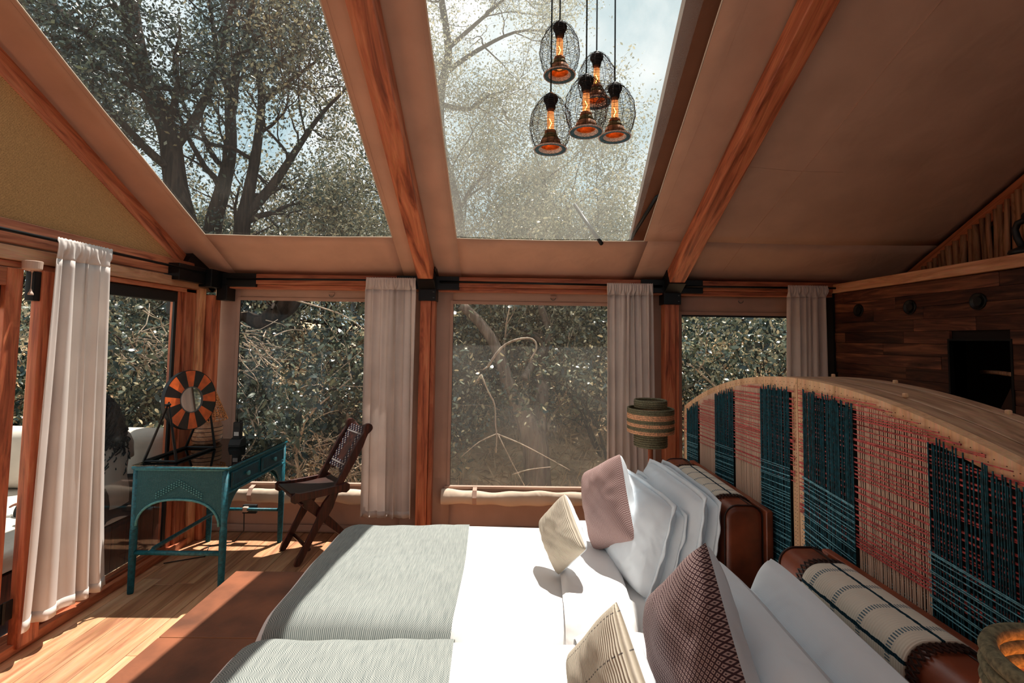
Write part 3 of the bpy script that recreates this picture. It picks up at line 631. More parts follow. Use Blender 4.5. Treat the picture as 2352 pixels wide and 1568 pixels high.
# gable of upright sticks (end wall)
gs = thing('stick_gable', 'gable infill of upright peeled sticks above the timber wall', 'stick screen', (3.38, 2, 2.2))
random.seed(5); y = 4.05
while y > .3:
    r = random.uniform(.017, .027); zt = roofz(y)-.12; pts = []; rs = []
    ph = random.random()*6
    for k in range(6):
        f = k/5; pts.append((3.38+.006*sin(ph+f*4), y+.005*sin(ph*2+f*5), 2.12+(zt-2.12)*f)); rs.append(r*(1-.15*f))
    if zt > 2.18:
        b = MB(); b.tube(pts, rs, 7); b.build('stick', 'stick_wood', gs, smooth=True)
    y -= r*2+random.uniform(0, .008)
MB().box((3.42, -2.2, 0), (3.46, YW, 2.2)).build('wall_end', 'inside', None, kind='structure')
b = MB(); b.add([(3.43, YW, 2.1), (3.43, -2.2, 2.1), (3.43, -2.2, 2.1+.3), (3.43, .1, roofz(.1)), (3.43, YW, roofz(YW))], [(0, 1, 2, 3, 4)]); b.build('wall_gable', 'inside', None, kind='structure')
# black spotlight on the timber wall beam
sp = thing('spotlight', 'black clip spotlight with a curved neck on top of the timber wall beam', 'spotlight', (XR+.03, 2.6, 2.215))
c = at(2348, 566, X=XR+.04)
MB().lathe([(0, 0), (.05, 0), (.062, .012), (.055, .03), (.02, .045), (0, .045)], (c.x, c.y, 2.216), 24, False).build('base', 'black', sp, smooth=True)
nk = [(c.x, c.y, 2.26)]+[at(px, py, X=XR+.04) for px, py in ((2336, 545), (2331, 528), (2338, 512), (2356, 505))]
b = MB(); b.tube(nk, .017, 10); b.build('neck', 'black', sp, smooth=True)
e = at(2368, 498, X=XR+.04); b = MB(); b.tube([e+Vector((0, .03, .02)), e, e+Vector((0, -.06, -.03))], [.02, .035, .045], 14); b.build('head', 'black', sp, smooth=True)

# ------------------------------------------------------------------ rear of the tent (behind the camera)
wbk = setting('wall_rear')
MB().box((XL-.2, -2.24, 0), (3.46, -2.2, 2.4)).build('canvas', 'canvas', wbk)
wll = setting('wall_left_rear')
MB().box((XL-.05, -2.2, 0), (XL, 1.5, 2.17)).build('canvas', 'canvas', wll)
b = MB(); b.add([(XL-.05, .1, 2.2), (XL-.05, -2.2, 2.2), (XL-.05, -2.2, 3.2), (XL-.05, .1, roofz(.1))], [(0, 1, 2, 3)]); b.build('gable_canvas', 'canvas', wll)

# ------------------------------------------------------------------ CURTAINS
def curtain(label, A0, A1, B0, B1, zt, zb, nrm, mat, folds, amp, seed, zhb=None, group=None, gather=.085):
    """A0,A1 = ends on the rod (x,y); B0,B1 = ends at the hem; nrm = direction of the folds"""
    rnd = random.Random(seed); t = thing('curtain', label, 'curtain', ((A0[0]+A1[0])/2, (A0[1]+A1[1])/2, zb), group)
    ph = [rnd.uniform(0, 6.28) for _ in range(5)]; zb2 = zb if zhb is None else zhb
    off = [rnd.uniform(-.35, .35) for _ in range(40)]
    def prof(u, h):   # h: 0 at the hem, 1 at the heading
        w = u*folds; k = int(w) % 40; x = w+.35*sin(w*1.7+ph[0])*.5
        a = sin(2*pi*x+off[k % 3])*(.75+.35*sin(w*2.3+ph[1])); a2 = .28*sin(2*pi*x*2.1+ph[2])
        return (a*(1-.35*h)+a2*h)*amp
    def f(u, v, top=False):
        h = v
        ax = A0[0]+(A1[0]-A0[0])*u; ay = A0[1]+(A1[1]-A0[1])*u; bx = B0[0]+(B1[0]-B0[0])*u; by = B0[1]+(B1[1]-B0[1])*u
        e = h**.75; x = bx+(ax-bx)*e; y = by+(ay-by)*e; d = prof(u, h)*(1 if h < .96 else 1)
        su = .012*sin(u*folds*6.28*1.0+ph[3]+h*2)
        L_ = Vector((A1[0]-A0[0], A1[1]-A0[1])).normalized()
        zbot = zb+(zb2-zb)*u+.006*sin(u*folds*6.28)
        return (x+nrm[0]*d+L_.x*su, y+nrm[1]*d+L_.y*su, zbot+(zt-gather-zbot)*h)
    b = MB(); b.grid(f, int(folds*14), 46); b.build('cloth', mat, t, smooth=True, solid=.0025)
    # gathered pocket round the rod: fine crinkles, slightly standing
    fr = folds*2.6
    def g(u, v):
        x0, y0, z0 = f(u, 1)
        ax = A0[0]+(A1[0]-A0[0])*u; ay = A0[1]+(A1[1]-A0[1])*u; an = pi*(v)
        cr = .006*sin(u*fr*6.28+ph[4]+sin(u*31)*1.3); k = min(1, v*2.2)
        x = x0*(1-k)+ax*k; y = y0*(1-k)+ay*k
        s = .019+cr if v < .85 else .014
        return (x+nrm[0]*s*k, y+nrm[1]*s*k, zt-gather+(gather+.018)*v+.0022*sin(u*fr*9+v*5+sin(u*17)*2)*(v > .7))
    b = MB(); b.grid(g, int(folds*22), 8); b.build('gathered_heading', mat, t, smooth=True, solid=.0025)
    def hm(u, v):
        x0, y0, z0 = f(u, .028*v); return (x0+nrm[0]*.003, y0+nrm[1]*.003, z0)
    b = MB(); b.grid(hm, int(folds*14), 1); b.build('hem', mat, t, smooth=True, solid=.002)
    return t
cy = RODY+.0
cg = 'taupe curtains on the window wall'
curtain('taupe curtain between the desk window and the middle window, behind the folding chair', (-1.225, cy), (-.80, cy), (-1.235, cy+.03), (-.79, cy+.03), 2.193, .185, (0, -1), 'curtain_taupe', 6.5, .030, 1, group=cg)
curtain('taupe curtain at the right side of the middle window, behind the striped lamp', (.84, cy), (1.235, cy), (.84, cy+.03), (1.27, cy+.03), 2.176, .185, (0, -1), 'curtain_taupe', 7, .030, 2, group=cg)
curtain('taupe curtain in the corner beside the timber wall', (2.40, cy), (2.745, cy), (2.38, cy+.03), (2.78, cy+.03), 2.18, .185, (0, -1), 'curtain_taupe', 6, .030, 3, group=cg)
curtain('bright white curtain hanging at the glass doors on the left', (-2.53, 2.66), (-2.53, 3.03), (-2.50, 2.58), (-2.50, 3.11), 2.213, .155, (1, -.25), 'curtain_white', 4.6, .040, 8, zhb=.125, gather=.10)

# ------------------------------------------------------------------ BEDS
def softbox(x0, x1, y0, y1, z0, z1, r, nx=40, ny=28, bulge=.02, wr=.0, seed=0, pw=.5):
    """top and rounded sides of an upholstered block as one height surface"""
    def f(u, v):
        # u,v in 0..1 wrap: outer 12% run down the sides
        def side(t, a, b):
            m = .13
            if t < m: k = t/m; return (a+r*(1-cos(k*pi/2)) if False else a+r*(1-cos(k*pi/2)), k)
            if t > 1-m: k = (1-t)/m; return (b-r*(1-cos(k*pi/2)), k)
            return (a+r+(b-a-2*r)*(t-m)/(1-2*m), 1.)
        x, kx = side(u, x0, x1); y, ky = side(v, y0, y1)
        k = min(kx, ky); z = z1-r*(1-sin(k*pi/2))-(z1-r-z0)*max(0, (.0-k)) 
        if k == 0: z = z1-r
        z += bulge*sin(pi*min(1, max(0, (x-x0)/(x1-x0))))**.4*sin(pi*min(1, max(0, (y-y0)/(y1-y0))))**.4
        z += wr*(sin(x*9+y*5+seed)*sin(y*13-x*3+seed*2))
        return (x, y, z)
    return f
beds = [('nearer twin bed with white bedding and a grey herringbone throw at its foot', .77, 1.775, 3), ('farther twin bed beside the window wall, white bedding and grey herringbone throw', 1.79, 2.80, 5)]
BX0, BX1, BZ = -.93, .86, .645
for i, (lab, y0, y1, sd) in enumerate(beds):
    t = thing('twin_bed', lab, 'bed', ((BX0+BX1)/2, (y0+y1)/2, 0), 'twin beds')
    MB().box((BX0+.06, y0+.03, .12), (BX1+.02, y1-.03, .36)).build('bed_base', 'leather_dark', t, bevel=.01)
    for sx in (BX0+.12, BX1-.08):
        for sy in (y0+.1, y1-.1): MB().box((sx-.03, sy-.03, 0), (sx+.03, sy+.03, .12)).build('leg', 'dark_wood', t)
    MB().box((BX0+.04, y0+.015, .36), (BX1+.02, y1-.015, .585)).build('mattress', 'sheet', t, bevel=.05, seg=4)
    # duvet: top with rounded edges falling over foot and sides
    def duvet(u, v, y0=y0, y1=y1, sd=sd, gr=0., X0=BX0, X1=.30):
        x = X0+(X1-X0)*u; y = y0+(y1-y0)*v
        d = min(1, (x-X0)/.13); e = min(1, min(v, 1-v)*(y1-y0)/.13)
        z = .655+.018*sin(pi*v)**.5-.10*(1-sqrt(max(0, 1-(1-d)**2)))-.085*(1-sqrt(max(0, 1-(1-e)**2)))
        z += .004*sin(x*7+y*4+sd)+.003*sin(y*17+x*5+sd)
        return (x+gr*(d-1), y+gr*(2*v-1)*(e < 1), z+gr)
    b = MB(); b.grid(lambda u, v: duvet(u, v), 50, 36)
    # foot and side drops
    def foot(u, v): x, y, z = duvet(0, u); return (x-.012*sin(v*pi)+.03*v, y, z-(z-.30)*v)
    b.grid(foot, 36, 8)
    for sv in (0, 1):
        def side(u, v, sv=sv): x, y, z = duvet(u, sv); return (x, y+(.01 if sv else -.01)*sin(v*pi), z-(z-.34)*v)
        b.grid(side, 50, 6)
    b.uv = None; b.build('duvet', 'sheet', t, smooth=True, weld=True)
    # turned-down band of sheet, slightly proud
    def band(u, v, y0=y0, y1=y1, sd=sd):
        x = .235+(.50-.235)*u+.012*sin(v*5+sd); y = y0-.006+(y1-y0+.012)*v; e = min(1, min(v, 1-v)*(y1-y0)/.12); f_ = min(1, min(u, 1-u)*4)
        return (x, y, .672+.018*sin(pi*v)**.5-.085*(1-sqrt(max(0, 1-(1-e)**2)))+.020*sqrt(max(0, 1-(1-f_)**2))+.003*sin(y*11+x*9+sd))
    b = MB(); b.grid(band, 20, 36)
    for sv in (0, 1):
        b.grid(lambda u, v, sv=sv: (lambda p: (p[0], p[1], p[2]-.11*v))(band(u, sv)), 20, 3)
    b.build('turned_down_sheet', 'sheet', t, smooth=True, weld=True)
    b = MB(); b.grid(lambda u, v, y0=y0, y1=y1: (.46+(.88-.46)*u, y0+.01+(y1-y0-.02)*v, .655+.012*sin(pi*u)*sin(pi*v)-.05*(1-min(1, min(v, 1-v)*9))), 16, 24); b.build('bottom_sheet', 'sheet', t, smooth=True)
    # throw: separate thing lying over the foot
    th = thing('throw', ['grey green herringbone throw over the foot of the nearer bed', 'grey green herringbone throw over the foot of the farther bed'][i], 'blanket', (-.55, (y0+y1)/2, .66), 'herringbone throws')
    TX = -.195 if i else -.165
    def tw(u, v, y0=y0, y1=y1, sd=sd, TX=TX):
        X = BX0+.05; x = X+(TX-X+.012*sin(v*4))*u; uu = (x-BX0)/(.30-BX0); p = duvet(max(0, uu), v, y0, y1, sd); e = abs(2*v-1)
        ed = min(1, min(v, 1-v)*14)
        return (p[0], y0-.008+(y1-y0+.016)*v, p[2]+.007+.002*sin(x*30)*(u < .9))
    b = MB(); b.grid(tw, 40, 40, lambda u, v: (v*1.0+i*.3, u*.75)); 
    n0 = len(b.v)
    for sv in (0, 1):
        b.grid(lambda u, v, sv=sv: (lambda p: (p[0], p[1]+(.004 if sv else -.004), p[2]-.26*v))(tw(u, sv)), 40, 4)
        b.uv = (b.uv or [])
        b.uv += [((1 if sv else 0)+i*.3+(.26*v/4 if sv else -.26*v/4), .75*u/40) for v in range(5) for u in range(41)]
    b.build('woven_cloth', 'throw', th, smooth=True)

# leather trunk at the foot of the beds
tk = thing('leather_bench', 'long brown leather covered bench at the foot of the beds', 'bench', (-1.18, 1.7, 0))
MB().box((-1.415, .55, .05), (-.955, 2.615, .438)).build('body', 'leather_trunk', tk, bevel=.02, seg=3)
ys = [.55, 1.02, 1.43, 1.74, 2.05, 2.615]
for k in range(5): MB().box((-1.42, ys[k]+.0015, .43), (-.95, ys[k+1]-.0015, .458)).build('top_panel', 'leather_trunk', tk, bevel=.004, seg=2)
for k in range(1, 5):
    b = MB(); b.tube([(-1.412, ys[k], .457), (-.955, ys[k], .457)], .0022, 5); b.build('seam', 'thread', tk)
for sx in (-1.36, -1.01):
    for sy in (.62, 2.55): MB().box((sx-.03, sy-.03, 0), (sx+.03, sy+.03, .05)).build('foot', 'dark_wood', tk)

# ------------------------------------------------------------------ HEADBOARD with strung cords
HB = thing('headboard', 'arched double timber headboard strung with teal, cream and red cords', 'headboard', (1.1, 1.757, 0))
YS = 1.757
def arch(y): return 1.572-.2*(y-YS)**2
X0 = 1.06
YF, YN = 2.885, .62
for (ya, yb) in ((YS+.0015, YF), (YN, YS-.0015)):
    n = 26; out = []; inn = []
    b = MB(); fw = .052; sw_ = .036
    oy = [ya+(yb-ya)*k/n for k in range(n+1)]; iy = [ya+sw_+(yb-ya-2*sw_)*k/n for k in range(n+1)]
    vs = []
    for xx in (X0, X0+.035):
        vs += [(xx, y, arch(y)) for y in oy]+[(xx, y, arch(y)-fw) for y in iy]
    m = n+1; fs = []
    for k in range(n):
        fs += [(k, k+1, m+k+1, m+k), (2*m+k, 3*m+k, 3*m+k+1, 2*m+k+1), (k, 2*m+k, 2*m+k+1, k+1), (m+k, m+k+1, 3*m+k+1, 3*m+k)]
    b.add(vs, fs); b.build('frame_arch', 'wood_honey', HB)
    for (y0, y1, ye) in ((ya, ya+sw_, ya), (yb-sw_, yb, yb)):
        za, zb_ = (arch(y0) if ye == y0 else arch(y0)-fw), (arch(y1) if ye == y1 else arch(y1)-fw)
        MB().prism([(X0, y0, .1), (X0, y1, .1), (X0, y1, zb_), (X0, y0, za)], (.035, 0, 0)).build('frame_stile', 'wood_honey', HB)
    MB().box((X0, ya, .1), (X0+.035, yb, .2)).build('frame_rail', 'wood_honey', HB)
    n = 20; pts = [(X0+.16, ya+.01+(yb-ya-.02)*k/n, arch(ya+(yb-ya)*k/n)-.02) for k in range(n+1)]
    MB().prism([(X0+.16, ya+.01, .1)]+pts+[(X0+.16, yb-.01, .1)], (.02, 0, 0)).build('back_panel', 'inside', HB)
# long curved top planks and pegs
for k, (xa, xb, dz) in enumerate([(X0+.036, X0+.098, -.002), (X0+.100, X0+.165, .001), (X0+.168, X0+.222, -.001), (X0+.225, X0+.272, .002)]):
    b = MB(); n = 40
    pr = []
    for s_ in range(n+1):
        y = YN+(YF-YN)*s_/n; pr += [(xa, y, arch(y)+dz), (xb, y, arch(y)+dz), (xb, y, arch(y)-.022), (xa, y, arch(y)-.022)]
    fs = [(q*4+j, q*4+(j+1) % 4, q*4+4+(j+1) % 4, q*4+4+j) for q in range(n) for j in range(4)]+[(3, 2, 1, 0), (n*4, n*4+1, n*4+2, n*4+3)]
    b.add(pr, fs); b.build('top_plank', 'shelf_wood', HB, bevel=.0015, seg=1)
for y, dx in ((2.25, .24), (1.93, .25), (1.62, .25), (1.40, .10), (1.255, .25), (.95, .12), (.8, .25)):
    MB().box((X0+dx-.006, y-.006, arch(y)), (X0+dx+.006, y+.006, arch(y)+.013)).build('peg', 'wood_honey', HB, bevel=.003)
MB().box((X0+.25, YN, .1), (X0+.27, YF, 1.30)).build('rear_board', 'shelf_wood', HB)
MB().box((X0, YF-.001, .1), (X0+.27, YF+.012, arch(YF)-.02)).build('end_board', 'shelf_wood', HB)
# cords
random.seed(21)
def yx(px): return at(px, 1000, X=X0).y
cols_far = [(yx(1577)-.03, yx(1608), 't'), (yx(1608), yx(1647), 'c'), (yx(1647), yx(1690), 't'), (yx(1690), yx(1752), 'c'), (yx(1752), YS+.037, 't')]
cols_near = [(YS-.04, yx(1968), 't'), (yx(1968), yx(2135), 'c'), (yx(2135), yx(2135)-.46, 't')]
teal = MB(); cream = MB(); red = MB(); blue = MB()
for cols in (cols_far, cols_near):
    for (a, b_, kd) in cols:
        hi, lo = max(a, b_), min(a, b_); y = lo+.004
        near = cols is cols_near
        while y < hi-.002:
            if kd == 't':
                top = arch(y)-.030-random.uniform(0, .028); xx = X0-.009-random.uniform(0, .002)
                teal.tube([(xx, y+random.uniform(-.002, .002), top), (xx, y+random.uniform(-.003, .003), .3)], .0017, 4, False)
                y += random.choice([.004, .0055, .0075]) if not near else random.choice([.0042, .006, .0095])
            else:
                top = arch(y)-.03
                cream.tube([(X0-.0035, y, top), (X0-.0035, y+random.uniform(-.002, .002), .3)], .0020, 4, False)
                y += random.choice([.0052, .0064, .0085])
for side, cols in enumerate((cols_far, cols_near)):
    ya, yb = (YS+.014, YF-.016) if side == 0 else (YN+.016, YS-.014)
    # red: from the arch down; each runs across one panel, sloping slightly
    z = 1.53
    while z > 1.185-(.10 if side else 0):
        zl = z+random.uniform(-.012, .006); zr = z+random.uniform(-.006, .012)
        # clip by the arch
        ys_ = [y for y in np.linspace(ya, yb, 40) if arch(y)-.012 > max(zl, zr)]
        if len(ys_) > 1:
            y0, y1 = ys_[0], ys_[-1]
            far_low = -.045 if side == 0 else 0
            def zz_(y): return zl+(zr-zl)*(y-ya)/(yb-ya)+far_low*(y-ya)/(yb-ya)
            red.tube([(X0-.0065, y0, zz_(y0)), (X0-.0065, y1, zz_(y1))], .0018 if random.random() < .8 else .0028, 4, False)
        z -= random.choice([.008, .011, .016])*(1.0 if z > 1.36 else 1.05)
    # blue fan below, in front of the teal columns and behind the cream ones
    for k in range(46):
        f = k/45; z0 = (1.235 if side == 0 else 1.24)-.60*f**1.15+random.uniform(-.006, .006); z1 = z0-(.085 if side == 0 else .075)-.05*f+random.uniform(-.01, .01)
        for (a, b_, kd) in cols:
            hi, lo = max(a, b_), min(a, b_)
            def zf(y): return z0+(z1-z0)*((y-YS)/(1.12) if side == 0 else (YS-y)/1.12)
            xx = X0-.0125 if kd == 't' else X0+.004
            blue.tube([(xx, lo, zf(lo)), (xx, hi, zf(hi))], .0013, 4, False)
teal.build('teal_cords', 'cord_teal', HB, kind='stuff', label='upright teal cords'); cream.build('cream_cords', 'cord_cream', HB, kind='stuff', label='upright cream cords')
red.build('red_cords', 'cord_red', HB, kind='stuff', label='red cords strung across'); blue.build('blue_cords', 'cord_blue', HB, kind='stuff', label='pale blue cords strung across')
nb = MB()    # nail dots along the frame
for ya, yb in ((YS+.0, YF), (YN, YS)):
    for k in range(86):
        y = ya+(yb-ya)*(k+.5)/86; zz = arch(y)-.018-(.012 if k % 2 else 0); nb.box((X0-.001, y-.001, zz-.001), (X0+.001, y+.001, zz+.001))
for s_ in (.014, .026, -.014, -.026):
    for k in range(60): zz = 1.5-k*.0135; nb.box((X0-.001, YS+s_-.001, zz-.001), (X0+.001, YS+s_+.001, zz+.001))
nb.build('nails', 'leather_dark', HB, kind='stuff')

# ------------------------------------------------------------------ LEATHER HEADRESTS with woven covers
hr = [('brown leather headrest behind the farther bed pillows, white woven cover laced over it', 1.90, 2.66, 2.03, 2.47), ('brown leather headrest behind the nearer bed pillows, striped woven cover laced over it', .80, 1.545, 1.05, 1.405)]
HX0, HX1, HZ = .858, 1.005, 1.062
for i, (lab, ya, yb, ca, cb_) in enumerate(hr):
    t = thing('leather_headrest', lab, 'headrest', ((HX0+HX1)/2, (ya+yb)/2, .3), 'leather headrests')
    def rr(off, n=8, z0=.62, r=.048):
        pts = [(HX0-off, z0)]
        for k in range(n+1): a = pi-pi/2*k/n; pts.append((HX0+r+(r+off)*cos(a), HZ-r+(r+off)*sin(a)))
        for k in range(n+1): a = pi/2-pi/2*k/n; pts.append((HX1-r+(r+off)*cos(a), HZ-r+(r+off)*sin(a)))
        pts.append((HX1+off, z0)); return pts
    pr = rr(0, z0=.33)
    MB().prism([(x, ya, z) for x, z in pr], (0, yb-ya, 0)).build('leather_body', 'leather', t, bevel=.022, seg=4)
    b = MB()
    for yy in (ya+.0, yb-.0):
        q = rr(.001, z0=.34, r=.05); b.tube([(x, yy+(.012 if yy == ya else -.012), z) for x, z in q], .0032, 6)
    b.tube([(HX1-.045, ya+.01, HZ+.001), (HX1-.045, yb-.01, HZ+.001)], .0028, 6)
    b.build('piping', 'leather_dark', t, smooth=True)
    MB().box((HX1+.002, ya-.015, .3), (HX1+.03, yb+.015, HZ-.012)).build('back_board', 'leather', t, bevel=.006, seg=3)
    q = rr(.007, z0=.72); L_ = [0]
    for k in range(1, len(q)): L_.append(L_[-1]+sqrt((q[k][0]-q[k-1][0])**2+(q[k][1]-q[k-1][1])**2))
    b = MB(); nq = len(q); nu = 24
    b.v = [(x, ca+(cb_-ca)*j/nu, z) for j in range(nu+1) for (x, z) in q]; b.f = [(j*nq+k, j*nq+k+1, (j+1)*nq+k+1, (j+1)*nq+k) for j in range(nu) for k in range(nq-1)]
    b.uv = [((cb_-ca)*j/nu, L_[k]-.20) for j in range(nu+1) for k in range(nq)]
    # shift v so the two dark stripes fall on the front and top-back edges
    b.uv = [(u, v+.0) for u, v in b.uv]
    b.build('woven_cover', 'cover', t, smooth=True, solid=.006, label='white woven cover with dark stripes')
    b = MB()
    for yy, sg in ((ca, -1), (cb_, 1)):
        dist = 0; k = 0; tot = L_[-1]; n = int(tot/.014)
        def P(s, off):
            s = max(0, min(tot, s)); k = max(j for j in range(nq) if L_[j] <= s+1e-9); k = min(k, nq-2); f = (s-L_[k])/max(1e-6, L_[k+1]-L_[k]); return (q[k][0]+(q[k+1][0]-q[k][0])*f, q[k][1]+(q[k+1][1]-q[k][1])*f)
        for m in range(n):
            x0, z0 = P(m*.014, 0); x1, z1 = P((m+1)*.014, 0)
            b.tube([(x0, yy+sg*.002, z0), (x1, yy+sg*.032, z1)], .0028, 4); b.tube([(x1, yy+sg*.002, z1), (x0, yy+sg*.032, z0)], .0028, 4)
    b.build('lacing', 'leather_dark', t, kind='stuff', label='crossed leather lacing')

# ------------------------------------------------------------------ CUSHIONS AND PILLOWS
def pillow(name, label, cat, c, w, h, th, az, tilt, roll, fm, bm_, flange=0, seed=0, group=None, puff=.5, bend=0, ears=.12, piped=None, ruffle=False):
    """c centre; w,h size; az = compass of the face normal (0 = towards -x, + turns it to the camera); tilt leans it back; roll spins it in its plane"""
    az = radians(az); ti = radians(tilt)
    n = Vector((-cos(az)*cos(ti), -sin(az)*cos(ti), sin(ti))); rt = Vector((sin(az), -cos(az), 0)).normalized(); up = n.cross(rt)*-1
    if up.z < 0: up = -up
    ro = radians(roll); r2 = rt*cos(ro)+up*sin(ro); u2 = up*cos(ro)-rt*sin(ro); c = Vector(c); rnd = random.Random(seed)
    p1, p2, p3 = [rnd.uniform(0, 6.28) for _ in range(3)]
    t = thing(name, label, cat, c, group)
    def f(sgn):
        def g(u, v):
            a, b = 2*u-1, 2*v-1
            pin = 1-ears*(1-b*b)*1.0; pinv = 1-ears*(1-a*a)*1.0
            rc_ = 1-.10*(a*a*b*b)**1.5; x = a*pin*w/2*rc_; y = b*pinv*h/2*rc_
            k = max(0, (1-abs(a)**2.6))*max(0, (1-abs(b)**2.6)); d = th/2*k**puff
            d += .004*sin(a*6+p1+b*3)*k+.003*sin(b*7+p2-a*4)*k+.0012*sin((a+b)*15+p3)*k
            e = max(abs(a), abs(b)); rad = (1-k**.3)
            d -= .012*abs(sin(atan2(b, a)*9+p1))*k*(e > .55)*(e-.55)*2
            bd = bend*(a*a+b*b)*.5
            return c+r2*x+u2*y+n*(sgn*d-bd)
        return g
    for sgn, nm, mm in ((1, 'front_panel', fm), (-1, 'back_panel', bm_)):
        b = MB(); b.grid(f(sgn), 36, 36, lambda u, v: (u*w+seed, v*h)); 
        if sgn < 0: b.f = [tuple(reversed(x)) for x in b.f]
        b.build(nm, mm, t, smooth=True, label=('plain white reverse' if (sgn < 0 and fm != bm_) else None))
    if flange:
        g = f(0); b = MB(); N_ = 120; ring = []
        for k in range(N_):
            s = k/N_*4; e = int(s); q = s-e
            u, v = [(q, 0), (1, q), (1-q, 1), (0, 1-q)][e]; p = Vector(g(u, v)); dirv = (r2*(2*u-1)+u2*(2*v-1)); a, b_ = 2*u-1, 2*v-1
            o = Vector((0, 0, 0))
            if abs(a) > .999: o += r2*(1 if a > 0 else -1)*flange
            if abs(b_) > .999: o += u2*(1 if b_ > 0 else -1)*flange
            ring.append((p, p+o+n*.003*sin(k*.9+p1)+n*.005*sin(k*.37+p2)))
        b.v = [x for pr in ring for x in pr]; b.f = [(2*k, 2*((k+1) % N_), 2*((k+1) % N_)+1, 2*k+1) for k in range(N_)]
        b.build('flange', bm_, t, smooth=True, solid=.004)
    return t
wp = 'white bed pillows'
# farther bed
pillow('pillow', 'rearmost white pillow on the farther bed, against the leather headrest', 'pillow', (.805, 2.25, .865), .70, .42, .10, 1, 10, 0, 'sheet_shade_tint', 'sheet_shade_tint', .02, 1, wp, ears=.05, puff=.42)
pillow('pillow', 'second white pillow from the back on the farther bed, under the striped lamp', 'pillow', (.735, 2.26, .87), .70, .43, .16, 2, 13, 1, 'sheet_shade_tint', 'sheet_shade_tint', .02, 2, wp, ears=.05, puff=.42)
pillow('pillow', 'third white pillow from the back on the farther bed', 'pillow', (.665, 2.27, .825), .66, .39, .10, 3, 14, -1, 'sheet_shade_tint', 'sheet_shade_tint', .018, 3, wp, ears=.05, puff=.42)
pillow('pillow', 'foremost white pillow on the farther bed, behind the pink cushion', 'pillow', (.59, 2.28, .84), .66, .41, .19, 6, 18, 1, 'sheet_shade_tint', 'sheet_shade_tint', .018, 4, wp, ears=.05, puff=.42)
pillow('cushion', 'pink textured cushion on the farther bed, plain white reverse', 'cushion', (.478, 2.30, .935), .40, .40, .17, 18, 5, 28, 'diamond_pink', 'sheet_shade_tint', 0, 5, 'scatter cushions', ears=.1)
pillow('cushion', 'small beige ribbed cushion on the farther bed, propped in front of the pink one', 'cushion', (.245, 2.14, .855), .265, .265, .13, 29, 5, 45, 'ribbed_small', 'sheet_shade_tint', 0, 6, 'scatter cushions', ears=.1)
# nearer bed
pillow('pillow', 'rearmost white pillow on the nearer bed, against the striped headrest cover', 'pillow', (.70, 1.12, .865), .69, .46, .14, 0, 18, -3, 'sheet_shade_tint', 'sheet_shade_tint', .0, 11, wp, ears=.05, puff=.42)
pillow('pillow', 'white pillow on the nearer bed, pressed against the rearmost one there', 'pillow', (.63, 1.11, .815), .66, .41, .10, 0, 19, -3, 'sheet_shade_tint', 'sheet_shade_tint', .0, 12, wp, ears=.05, puff=.42)
pillow('pillow', 'white pillow on the nearer bed directly behind the dark patterned cushion', 'pillow', (.545, 1.12, .86), .69, .46, .17, 1, 20, -3, 'sheet_shade_tint', 'sheet_shade_tint', .0, 13, wp, ears=.05, puff=.42)
pillow('cushion', 'dark plum cushion with a white diamond pattern on the nearer bed, cream reverse', 'cushion', (.452, 1.16, .935), .46, .46, .17, 5, 4, 44, 'diamond_dark', 'sheet_shade_tint', 0, 15, 'scatter cushions')
pillow('cushion', 'beige ribbed cushion with dashed lines at the bottom edge, on the nearer bed', 'cushion', (.265, 1.18, .83), .37, .37, .14, 20, 4, 50, 'ribbed_beige', 'sheet_shade_tint', 0, 16, 'scatter cushions', ears=.1)

# ------------------------------------------------------------------ FLOOR LAMPS with coiled shades
def coil_tier(t, name, cx, cy_, z0, z1, R0, pat, r=.0075):
    n = max(1, int(round((z1-z0)/(2*r*.92)))); 
    for k in range(n):
        b = MB(); b.ring((cx, cy_, z0+r+(z1-z0-2*r)*k/max(1, n-1)), R0+random.uniform(-.001, .001), r, 48, 8); b.build(name, pat[k % len(pat)], t, smooth=True)
lp = at(1494, 960, Y=3.12); lx = lp.x
t = thing('floor_lamp', 'floor lamp with a three tier striped coiled shade on a red timber pole', 'lamp', (lx, 3.12, 0))
zc = 1.19
coil_tier(t, 'shade_coil', lx, 3.12, at(1494, 936, Y=3.12).z, at(1494, 917, Y=3.12).z+.0, .098, ['olive_coil'])
coil_tier(t, 'shade_coil', lx, 3.12, at(1494, 992, Y=3.12).z, at(1494, 937, Y=3.12).z+.004, .143, ['peach_coil', 'peach_coil', 'olive_coil', 'olive_coil', 'peach_coil', 'peach_coil', 'olive_coil', 'olive_coil', 'peach_coil', 'peach_coil', 'peach_coil', 'olive_coil', 'olive_coil', 'olive_coil'], .0062)
coil_tier(t, 'shade_coil', lx, 3.12, at(1494, 1024, Y=3.12).z, at(1494, 989, Y=3.12).z, .099, ['olive_coil'])
b = MB(); b.tube([(lx, 3.12, .03), (lx, 3.12, 1.12)], .016, 12); b.build('pole', 'wood_red', t, smooth=True)
MB().lathe([(.14, 0), (.14, .02), (.02, .035), (0, .035)], (lx, 3.12, 0), 32, False).build('base', 'dark_wood', t)
b = MB(); 
for a in range(3): b.tube([(lx, 3.12, 1.10), (lx+.14*cos(a*2.1), 3.12+.14*sin(a*2.1), 1.14)], .003, 5)
b.build('shade_spider', 'steel', t)
lx2, ly2 = .735, .60
t = thing('floor_lamp', 'second lamp at the lower right corner, straight coiled shade in green and peach', 'lamp', (lx2, ly2, 0))
coil_tier(t, 'shade_coil', lx2, ly2, 1.03, 1.305, .104, ['olive_coil', 'olive_coil', 'olive_coil', 'peach_coil', 'peach_coil', 'olive_coil', 'olive_coil', 'peach_coil', 'peach_coil', 'peach_coil', 'peach_coil', 'peach_coil', 'olive_coil', 'olive_coil'][::-1], .011)
